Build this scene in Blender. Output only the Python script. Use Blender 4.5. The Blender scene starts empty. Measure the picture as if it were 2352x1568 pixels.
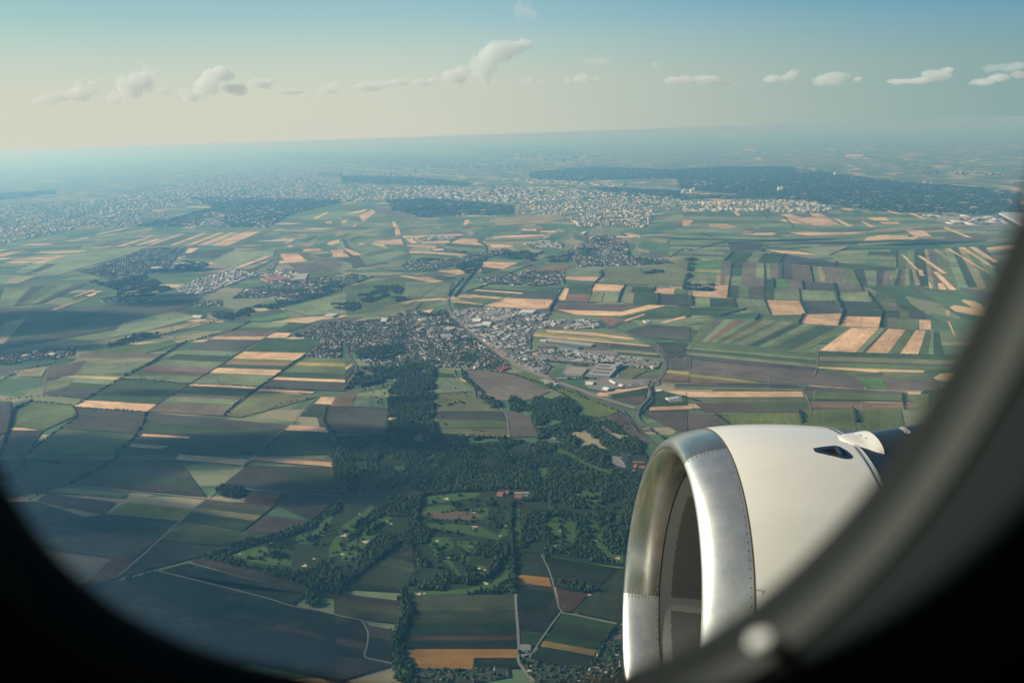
import bpy, math, random
import numpy as np
from mathutils import Vector, Matrix, noise as mnoise
random.seed(7); rng = np.random.default_rng(7)
R_ = math.radians
SC = bpy.context.scene
COL = SC.collection
# ------------------------------------------------------------------ camera
FPX, CX, CY = 1829.0, 1176.0, 784.0          # focal length in units of a 2352 px wide picture
PITCH, ROLL = math.atan(476/1829.), R_(1.95)
FWD = np.array([0, math.cos(PITCH), -math.sin(PITCH)])
_u = np.array([0, math.sin(PITCH), math.cos(PITCH)]); _r = np.array([1., 0, 0])
RT = math.cos(ROLL)*_r - math.sin(ROLL)*_u
UP = math.cos(ROLL)*_u + math.sin(ROLL)*_r
ALT = 1200.0
_p0 = math.atan(494/1829.)                  # attitude in which the aircraft's own frame was measured
_u0 = np.array([0, math.sin(_p0), math.cos(_p0)]); FWD0 = np.array([0, math.cos(_p0), -math.sin(_p0)])
RT0 = math.cos(ROLL)*_r - math.sin(ROLL)*_u0; UP0 = math.cos(ROLL)*_u0 + math.sin(ROLL)*_r
GZ = -ALT
cd = bpy.data.cameras.new('camera'); cam = bpy.data.objects.new('camera', cd); COL.objects.link(cam)
cam.matrix_world = Matrix(((RT[0], UP[0], -FWD[0], 0), (RT[1], UP[1], -FWD[1], 0), (RT[2], UP[2], -FWD[2], 0), (0, 0, 0, 1)))
cd.sensor_width = 36; cd.lens = 28; cd.clip_start = 0.01; cd.clip_end = 600000
cd.dof.use_dof = True; cd.dof.focus_distance = 10; cd.dof.aperture_fstop = 4.7
SC.camera = cam
# ------------------------------------------------------------------ light
SUN_EL, SUN_AZ = R_(27), R_(10.5)                # azimuth: angle ahead of the picture's left (-x towards +y)
SD = Vector((-math.cos(SUN_AZ)*math.cos(SUN_EL), math.sin(SUN_AZ)*math.cos(SUN_EL), math.sin(SUN_EL)))
sl = bpy.data.lights.new('sun', 'SUN'); sl.energy = 4.6; sl.angle = R_(0.5); sl.color = (1.0, 0.885, 0.73)
so = bpy.data.objects.new('sun', sl); COL.objects.link(so)
so.rotation_euler = SD.to_track_quat('Z', 'Y').to_euler()
W = bpy.data.worlds.new('World'); SC.world = W; W.use_nodes = True
nt = W.node_tree; nt.nodes.clear()
sky = nt.nodes.new('ShaderNodeTexSky'); sky.sky_type = 'NISHITA'; sky.sun_disc = False
sky.sun_elevation = SUN_EL; sky.sun_rotation = -R_(90) + SUN_AZ
sky.altitude = 1200; sky.air_density = 1.0; sky.dust_density = 1.6; sky.ozone_density = 4.0
bg = nt.nodes.new('ShaderNodeBackground'); bg.inputs[1].default_value = 0.083
wo = nt.nodes.new('ShaderNodeOutputWorld')
# the high haze layer over the horizon: brighter and creamier on the sun's side, thinning out upwards
tcw = nt.nodes.new('ShaderNodeTexCoord'); spw = nt.nodes.new('ShaderNodeSeparateXYZ'); nt.links.new(tcw.outputs['Generated'], spw.inputs[0])
def ramp(sock, stops, lo, hi):
    mr = nt.nodes.new('ShaderNodeMapRange'); nt.links.new(sock, mr.inputs[0]); mr.inputs[1].default_value = lo; mr.inputs[2].default_value = hi
    cr = nt.nodes.new('ShaderNodeValToRGB'); e = cr.color_ramp.elements; cr.color_ramp.interpolation = 'CARDINAL'
    e[0].position, e[0].color = stops[0][0], (*stops[0][1], 1); e[1].position, e[1].color = stops[-1][0], (*stops[-1][1], 1)
    for p_, c_ in stops[1:-1]: z_ = e.new(p_); z_.color = (*c_, 1)
    nt.links.new(mr.outputs[0], cr.inputs[0]); return cr.outputs[0]
hazec = ramp(spw.outputs[0], [(0, (.66, .64, .51)), (.25, (.63, .625, .51)), (.5, (.55, .575, .48)), (.77, (.25, .37, .36)), (1, (.16, .28, .30))], -1.0, 1.0)
hazef = ramp(spw.outputs[2], [(0, (1, 1, 1)), (.12, (.98,)*3), (.27, (.88,)*3), (.5, (.40,)*3), (1, (0, 0, 0))], 0.0, .26)
tint = nt.nodes.new('ShaderNodeMix'); tint.data_type = 'RGBA'; tint.blend_type = 'MULTIPLY'; tint.inputs[0].default_value = 1; ts = nt.nodes.new('ShaderNodeVectorMath'); ts.operation = 'SCALE'; ts.inputs['Scale'].default_value = 2.0
nt.links.new(ramp(spw.outputs[0], [(0, (.31, .5, .375)), (.25, (.31, .51, .39)), (.5, (.42, .66, .54)), (.77, (.01, .36, .46)), (1, (.05, .3, .4))], -1.0, 1.0), ts.inputs[0]); zt = nt.nodes.new('ShaderNodeVectorMath'); zt.operation = 'MULTIPLY'; nt.links.new(ts.outputs[0], zt.inputs[0])
nt.links.new(ramp(spw.outputs[2], [(0, (1, 1, 1)), (.22, (1, 1, 1)), (1, (.42, .46, .52))], 0.0, .75), zt.inputs[1]); nt.links.new(zt.outputs[0], tint.inputs[7])
nt.links.new(sky.outputs[0], tint.inputs[6])
hs = nt.nodes.new('ShaderNodeVectorMath'); hs.operation = 'SCALE'; hs.inputs['Scale'].default_value = 10.0; nt.links.new(hazec, hs.inputs[0])
mxw = nt.nodes.new('ShaderNodeMix'); mxw.data_type = 'RGBA'; nt.links.new(hazef, mxw.inputs[0]); nt.links.new(tint.outputs[2], mxw.inputs[6]); nt.links.new(hs.outputs[0], mxw.inputs[7])
nt.links.new(mxw.outputs[2], bg.inputs[0]); nt.links.new(bg.outputs[0], wo.inputs[0])
SC.view_settings.view_transform = 'Standard'; SC.view_settings.look = 'None'
SC.view_settings.gamma = 1; SC.view_settings.exposure = 0.4
SC.cycles.volume_bounces = 9; SC.cycles.max_bounces = 10; SC.cycles.diffuse_bounces = 3; SC.cycles.glossy_bounces = 4; SC.cycles.transparent_max_bounces = 8
SC.cycles.use_denoising = True
try: SC.cycles.denoising_prefilter = 'ACCURATE'
except Exception: pass
SC.cycles.sample_clamp_indirect = 4

# ------------------------------------------------------------------ helpers
def ray(x, y):
    d = FWD + RT*(x-CX)/FPX + UP*(CY-y)/FPX
    return d
def gp(x, y, z=GZ):
    d = ray(x, y); t = z/d[2]
    if t < 0 or t > 150000: t = 150000/np.linalg.norm(d[:2])
    return np.array([d[0]*t, d[1]*t, z])
def proj(P):
    P = np.asarray(P, float); z = P@FWD
    return np.stack([CX+FPX*(P@RT)/z, CY-FPX*(P@UP)/z], -1)
OFF = dict(A=(0, 0), B=(784, 0), C=(1568, 0), D=(0, 522.5), E=(784, 522.5), F=(1568, 522.5), G=(0, 1045), H=(784, 1045), I=(1568, 1045))
def cp(tag, pts):
    ox, oy = OFF[tag]; return [(ox+x/3., oy+y/3.) for x, y in pts]
def parse(s):
    v = [float(q) for q in s.replace(',', ' ').split()]
    return [(v[i], v[i+1]) for i in range(0, len(v), 2)]
def gpts(tag, s, z=GZ): return [gp(x, y, z) for x, y in cp(tag, parse(s) if isinstance(s, str) else s)]

def link(o, parent=None):
    COL.objects.link(o)
    if parent is not None: o.parent = parent
    return o
def tag(o, label=None, cat=None, group=None, kind=None):
    if label: o['label'] = label
    if cat: o['category'] = cat
    if group: o['group'] = group
    if kind: o['kind'] = kind
    return o
def raw_mesh(name, V, Fc, mat=None, col=None, smooth=False, uv=None):
    """V (n,3), Fc (m,k) uniform"""
    V = np.asarray(V, np.float32); Fc = np.asarray(Fc, np.int32)
    me = bpy.data.meshes.new(name); n, (m, k) = len(V), Fc.shape
    me.vertices.add(n); me.vertices.foreach_set('co', V.ravel())
    me.loops.add(m*k); me.loops.foreach_set('vertex_index', Fc.ravel())
    me.polygons.add(m); me.polygons.foreach_set('loop_start', np.arange(0, m*k, k, dtype=np.int32))
    try: me.polygons.foreach_set('loop_total', np.full(m, k, np.int32))
    except Exception: pass
    if smooth: me.polygons.foreach_set('use_smooth', np.ones(m, bool))
    me.update(calc_edges=True)
    if col is not None:
        a = me.attributes.new('Col', 'FLOAT_COLOR', 'FACE')
        c = np.ones((m, 4), np.float32); c[:, :3] = col; a.data.foreach_set('color', c.ravel())
    if uv is not None:
        l = me.uv_layers.new(name='UVMap'); l.data.foreach_set('uv', np.asarray(uv, np.float32).ravel())
    if mat: me.materials.append(mat)
    return me
def mesh_obj(name, V, Fc, mat, parent=None, **kw):
    return link(bpy.data.objects.new(name, raw_mesh(name, V, Fc, mat, **kw)), parent)
def py_mesh(name, V, F, mat, smooth=False):
    me = bpy.data.meshes.new(name); me.from_pydata([tuple(map(float, v)) for v in V], [], F)
    if mat: me.materials.append(mat)
    if smooth:
        for p in me.polygons: p.use_smooth = True
    me.update(); return me
def py_obj(name, V, F, mat, parent=None, smooth=False):
    return link(bpy.data.objects.new(name, py_mesh(name, V, F, mat, smooth)), parent)
def empty(name, loc=(0, 0, 0)):
    e = bpy.data.objects.new(name, None); e.location = loc; e.empty_display_size = 1; return link(e)

def new_mat(name):
    m = bpy.data.materials.new(name); m.use_nodes = True; n = m.node_tree
    return m, n, n.nodes['Principled BSDF']
def N(n, t, **kw):
    x = n.nodes.new(t)
    for k, v in kw.items(): setattr(x, k, v)
    return x
def L(n, a, b): n.links.new(a, b)
def mixc(n, a, b, fac, mode='MIX'):
    x = N(n, 'ShaderNodeMix', data_type='RGBA', blend_type=mode)
    for i, v in ((6, a), (7, b), (0, fac)):
        if hasattr(v, 'links'): L(n, v, x.inputs[i])
        elif i == 0: x.inputs[i].default_value = v
        else: x.inputs[i].default_value = (*v[:3], 1)
    return x.outputs[2]
def maprange(n, v, a, b, c, d):
    x = N(n, 'ShaderNodeMapRange'); L(n, v, x.inputs[0])
    for i, q in zip((1, 2, 3, 4), (a, b, c, d)): x.inputs[i].default_value = q
    return x.outputs[0]
def noise(n, vec, scale, detail=3, rough=.55):
    x = N(n, 'ShaderNodeTexNoise'); x.inputs['Scale'].default_value = scale
    x.inputs['Detail'].default_value = detail; x.inputs['Roughness'].default_value = rough
    if vec is not None: L(n, vec, x.inputs['Vector'])
    return x
def mapping(n, vec, scale=(1, 1, 1), rot=(0, 0, 0)):
    x = N(n, 'ShaderNodeMapping'); x.inputs['Scale'].default_value = scale; x.inputs['Rotation'].default_value = rot
    L(n, vec, x.inputs['Vector']); return x.outputs[0]
def plain(name, c, rough=.7, metal=0., spec=.2):
    m, n, b = new_mat(name); b.inputs['Base Color'].default_value = (*c, 1); b.inputs['Roughness'].default_value = rough
    b.inputs['Metallic'].default_value = metal; b.inputs['Specular IOR Level'].default_value = spec
    g = N(n, 'ShaderNodeTexCoord'); ns = noise(n, g.outputs['Object'], 3.0, 4)
    L(n, mixc(n, [x*.9 for x in c], [min(1, x*1.08) for x in c], ns.outputs[0]), b.inputs['Base Color'])
    return m

# ------------------------------------------------------------------ materials of the land
def mat_field():
    m, n, b = new_mat('crop'); b.inputs['Roughness'].default_value = .95; b.inputs['Specular IOR Level'].default_value = .05
    oi = N(n, 'ShaderNodeObjectInfo'); geo = N(n, 'ShaderNodeNewGeometry'); uv = N(n, 'ShaderNodeUVMap')
    big = noise(n, mapping(n, geo.outputs['Position'], (1/260.,)*3), 1, 5, .6)
    st = noise(n, mapping(n, uv.outputs[0], (1/1400., 1/14., 1)), 1, 5, .75)
    fine = noise(n, mapping(n, uv.outputs[0], (1/60., 1/22., 1)), 1, 4, .65)
    f1 = maprange(n, big.outputs[0], .3, .7, .66, 1.34); f2 = maprange(n, st.outputs[0], .3, .7, .80, 1.18)
    f3 = maprange(n, fine.outputs[0], .3, .7, .80, 1.20)
    mu = N(n, 'ShaderNodeMath', operation='MULTIPLY'); L(n, f1, mu.inputs[0]); L(n, f2, mu.inputs[1])
    mu2 = N(n, 'ShaderNodeMath', operation='MULTIPLY'); L(n, mu.outputs[0], mu2.inputs[0]); L(n, f3, mu2.inputs[1])
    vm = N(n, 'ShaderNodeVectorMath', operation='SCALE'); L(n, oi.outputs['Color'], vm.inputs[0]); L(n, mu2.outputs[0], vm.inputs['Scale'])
    # patches of another tint (weeds, bare soil)
    pn = noise(n, mapping(n, geo.outputs['Position'], (1/120., 1/60., 1)), 1, 6, .7)
    pf = maprange(n, pn.outputs[0], .54, .70, 0, .5)
    L(n, mixc(n, vm.outputs[0], (.13, .12, .06), pf), b.inputs['Base Color'])
    return m
M_FIELD = mat_field()
def mat_ground():
    m, n, b = new_mat('countryside'); b.inputs['Roughness'].default_value = .95; b.inputs['Specular IOR Level'].default_value = .05
    geo = N(n, 'ShaderNodeNewGeometry'); p0 = geo.outputs['Position']
    wob = noise(n, mapping(n, p0, (1/2500.,)*3), 1, 2)
    add = N(n, 'ShaderNodeVectorMath', operation='MULTIPLY_ADD'); L(n, wob.outputs['Color'], add.inputs[0])
    add.inputs[1].default_value = (900, 900, 0); L(n, p0, add.inputs[2]); p = add.outputs[0]
    def patch(sc, rot):
        v = N(n, 'ShaderNodeTexVoronoi', distance='CHEBYCHEV'); v.inputs['Scale'].default_value = 1; v.inputs['Randomness'].default_value = .85
        L(n, mapping(n, p, sc, (0, 0, rot)), v.inputs['Vector'])
        cr = N(n, 'ShaderNodeValToRGB'); cr.color_ramp.interpolation = 'CONSTANT'
        sp = N(n, 'ShaderNodeSeparateColor'); L(n, v.outputs['Color'], sp.inputs[0]); L(n, sp.outputs[0], cr.inputs[0])
        cols = [(0, (.075, .12, .06)), (.16, (.13, .16, .08)), (.3, (.05, .09, .05)), (.42, (.17, .18, .10)), (.55, (.10, .09, .07)),
                (.65, (.09, .14, .07)), (.76, (.24, .21, .13)), (.85, (.07, .10, .06)), (.93, (.50, .36, .20))]
        e = cr.color_ramp.elements
        e[0].position, e[0].color = 0, (*cols[0][1], 1); e[1].position, e[1].color = cols[1][0], (*cols[1][1], 1)
        for q, c in cols[2:]: z = e.new(q); z.color = (*c, 1)
        return cr.outputs[0]
    a = patch((1/420., 1/170., 1), .25); c = patch((1/150., 1/520., 1), .5)
    zn = noise(n, mapping(n, p0, (1/5200.,)*3), 1, 1)
    base = mixc(n, a, c, maprange(n, zn.outputs[0], .49, .51, 0, 1))
    fn = noise(n, mapping(n, p0, (1/70.,)*3), 1, 5, .7)
    base = mixc(n, base, (.03, .06, .035), maprange(n, fn.outputs[0], .55, .72, 0, .5))
    sc_ = N(n, 'ShaderNodeVectorMath', operation='SCALE'); L(n, base, sc_.inputs[0]); sc_.inputs['Scale'].default_value = 1.45
    L(n, sc_.outputs[0], b.inputs['Base Color']); return m
def mat_attr(name, rough=.85, spec=.2, nz=.15):
    m, n, b = new_mat(name); b.inputs['Roughness'].default_value = rough; b.inputs['Specular IOR Level'].default_value = spec
    at = N(n, 'ShaderNodeAttribute', attribute_name='Col'); geo = N(n, 'ShaderNodeNewGeometry')
    ns = noise(n, mapping(n, geo.outputs['Position'], (1/6.,)*3), 1, 4, .7)
    L(n, mixc(n, at.outputs['Color'], (.05, .05, .05), maprange(n, ns.outputs[0], .4, .8, 0, nz*2)), b.inputs['Base Color']); return m
def mat_obj(name, rough=.8, spec=.2):
    m, n, b = new_mat(name); b.inputs['Roughness'].default_value = rough; b.inputs['Specular IOR Level'].default_value = spec
    oi = N(n, 'ShaderNodeObjectInfo'); geo = N(n, 'ShaderNodeNewGeometry')
    ns = noise(n, mapping(n, geo.outputs['Position'], (1/3.,)*3), 1, 4, .7)
    L(n, mixc(n, oi.outputs['Color'], (.06, .055, .05), maprange(n, ns.outputs[0], .35, .8, 0, .35)), b.inputs['Base Color']); return m
def mat_leaf():
    m, n, b = new_mat('foliage'); b.inputs['Roughness'].default_value = .9; b.inputs['Specular IOR Level'].default_value = .1
    geo = N(n, 'ShaderNodeNewGeometry'); oi = N(n, 'ShaderNodeObjectInfo')
    ns = noise(n, mapping(n, geo.outputs['Position'], (1/45.,)*3), 1, 4, .7); n2 = noise(n, mapping(n, geo.outputs['Position'], (1/11.,)*3), 1, 4, .75)
    c = mixc(n, (.014, .032, .016), (.050, .074, .024), maprange(n, ns.outputs[0], .35, .68, 0, 1))
    c = mixc(n, c, (.085, .105, .040), maprange(n, n2.outputs[0], .48, .72, 0, .75))
    c = mixc(n, c, (.05, .075, .03), maprange(n, oi.outputs['Random'], 0, 1, 0, .6))
    L(n, c, b.inputs['Base Color']); return m
M_GROUND, M_BLD, M_OBJ, M_LEAF = mat_ground(), mat_attr('building paint'), mat_obj('painted surface'), mat_leaf()
M_BARK = plain('bark', (.09, .07, .05), .9)
def mat_road(name, c, s=1/8.):
    m, n, b = new_mat(name); b.inputs['Roughness'].default_value = .9; b.inputs['Specular IOR Level'].default_value = .1
    geo = N(n, 'ShaderNodeNewGeometry'); ns = noise(n, mapping(n, geo.outputs['Position'], (s,)*3), 1, 4, .7)
    L(n, mixc(n, [q*.7 for q in c], [min(1, q*1.25) for q in c], ns.outputs[0]), b.inputs['Base Color']); return m
M_ROAD, M_TRACK, M_RAIL = mat_road('asphalt', (.16, .15, .14)), mat_road('dusty track', (.24, .22, .18)), mat_road('ballast', (.30, .25, .20))
M_YARD, M_SAND = mat_road('paved yard', (.26, .24, .21), 1/25.), mat_road('bunker sand', (.62, .50, .36))
M_TOWN = mat_road('garden ground', (.040, .060, .036), 1/20.)
def mat_water():
    m, n, b = new_mat('water'); b.inputs['Base Color'].default_value = (.03, .06, .06, 1); b.inputs['Roughness'].default_value = .18
    geo = N(n, 'ShaderNodeNewGeometry'); ns = noise(n, mapping(n, geo.outputs['Position'], (1/12.,)*3), 1, 4)
    bp = N(n, 'ShaderNodeBump'); bp.inputs['Strength'].default_value = .3; L(n, ns.outputs[0], bp.inputs['Height']); L(n, bp.outputs[0], b.inputs['Normal']); return m
M_WATER = mat_water()

# ------------------------------------------------------------------ ground sheet
def grid_sheet(name, xs, ys, z, mat):
    X, Y = np.meshgrid(xs, ys); V = np.stack([X.ravel(), Y.ravel(), np.full(X.size, z)], -1)
    nx, ny = len(xs), len(ys); i = (np.arange(ny-1)[:, None]*nx+np.arange(nx-1)[None]).ravel()
    return mesh_obj(name, V, np.stack([i, i+1, i+1+nx, i+nx], -1), mat)
xs = np.unique(np.concatenate([np.linspace(-140000, 140000, 29), np.linspace(-12000, 12000, 25)]))
ys = np.unique(np.concatenate([np.linspace(-30000, 180000, 22), np.linspace(0, 16000, 17)]))
tag(grid_sheet('ground', xs, ys, GZ, M_GROUND), kind='structure')

# hills on the horizon behind the city
def hill_mesh():
    P = gpts('A', '0 1120 500 1085 900 1060 1300 1060 1700 1070')
    V = []; F = []; nu, nv = 60, 12
    for i in range(nu):
        t = i/(nu-1)*(len(P)-1); k = min(int(t), len(P)-2); q = P[k]*(1-(t-k))+P[k+1]*(t-k)
        for j in range(nv):
            s = j/(nv-1); d = q/np.linalg.norm(q[:2]); ln = (s-.15)*14000
            h = 330*math.sin(math.pi*s)**.7*(.45+.9*abs(mnoise.noise(Vector((i*.21, s*2.2, 3)))))*min(1, i/5., (nu-1-i)/5.)
            V.append((q[0]+d[0]*ln, q[1]+d[1]*ln, GZ-1+h))
    for i in range(nu-1):
        for j in range(nv-1): F.append((i*nv+j, (i+1)*nv+j, (i+1)*nv+j+1, i*nv+j+1))
    return V, F
V, F = hill_mesh()
tag(py_obj('hills', V, F, M_LEAF, smooth=True), kind='structure')

# ------------------------------------------------------------------ fields
CC = dict(w=(.72, .47, .27), o=(.60, .30, .07), l=(.19, .235, .12), g=(.115, .15, .06), G=(.058, .088, .036), b=(.155, .12, .09), k=(.078, .080, .062),
          p=(.155, .130, .10), m=(.17, .18, .08), y=(.36, .34, .07), r=(.25, .15, .09), t=(.34, .30, .16), v=(.11, .20, .06), V=(.16, .20, .05), Y=(.45, .32, .08))
CNAME = dict(w='wheat_field', o='wheat_field', Y='rapeseed_field', y='rapeseed_field', l='barley_field', g='maize_field', G='beet_field', b='ploughed_or_shaded_field', k='ploughed_or_shaded_field',
             p='ploughed_or_shaded_field', m='meadow', r='fallow_field', t='stubble_field', v='meadow', V='meadow')  # some dark plots on the left have cloud shade put into their colour
zlev = [0]
def quad_patch(pts, code, zo):
    P = [np.array(p) for p in pts]; n = len(P)
    e = P[1]-P[0]
    if np.linalg.norm(P[2]-P[1]) > np.linalg.norm(e): e = P[2]-P[1]
    e = e/(np.linalg.norm(e)+1e-9); f = np.array([-e[1], e[0], 0])
    V = [(p[0], p[1], GZ+zo) for p in P]
    me = bpy.data.meshes.new(CNAME[code]); me.from_pydata(V, [], [tuple(range(n))]); me.materials.append(M_FIELD)
    if me.polygons[0].normal.z < 0: me.flip_normals()
    l = me.uv_layers.new(name='UVMap')
    for lp in me.loops:
        p = np.array(V[lp.vertex_index]); l.data[lp.index].uv = (p@e, p@f)
    o = link(bpy.data.objects.new(CNAME[code], me)); c = np.array(CC[code])
    dn = float(np.interp(np.linalg.norm(P[0][:2]), [2200, 4200], [0, 1])); j = random.uniform(.84, 1.16)*((.56+.48*dn) if code in 'wtoY' else (.29+.89*dn)); c = c*j*np.array([random.uniform(.95, 1.05), 1, random.uniform(.95, 1.05)])  # nearer plots get darker; the dim foreground is put into the crop colour
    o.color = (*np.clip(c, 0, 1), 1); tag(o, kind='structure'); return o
def block(line):
    """crop h|v|. pts | strips"""
    head, strips = line.split('|'); tok = head.split(); tg, di = tok[0], tok[1]
    dl, dr = random.uniform(12, 120), random.uniform(0, 70)
    raw_ = [((x-dl if x <= 2 else x+dr if x >= 2350 else x), y) for x, y in parse(' '.join(tok[2:]))] if tg in 'EFHD' else parse(' '.join(tok[2:]))
    pts = gpts(tg, raw_); toks = strips.split(); zlev[0] += 1; zo = .6+zlev[0]*.012
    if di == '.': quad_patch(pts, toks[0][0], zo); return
    tl, tr, br, bl = pts; w = np.array([float(t[1:] or 1) for t in toks]); c = np.concatenate([[0], np.cumsum(w)])/w.sum()
    # screen-fraction to ground fraction: keep it in the picture's spacing by projecting the pixel corners
    q = cp(tg, raw_)
    lerp = lambda a, b, t: (a[0]*(1-t)+b[0]*t, a[1]*(1-t)+b[1]*t)
    for i, t in enumerate(toks):
        if di == 'h': s = [lerp(q[0], q[3], c[i]), lerp(q[1], q[2], c[i]), lerp(q[1], q[2], c[i+1]), lerp(q[0], q[3], c[i+1])]
        else: s = [lerp(q[0], q[1], c[i]), lerp(q[0], q[1], c[i+1]), lerp(q[3], q[2], c[i+1]), lerp(q[3], q[2], c[i])]
        quad_patch([gp(*z) for z in s], t[0], zo)
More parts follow.
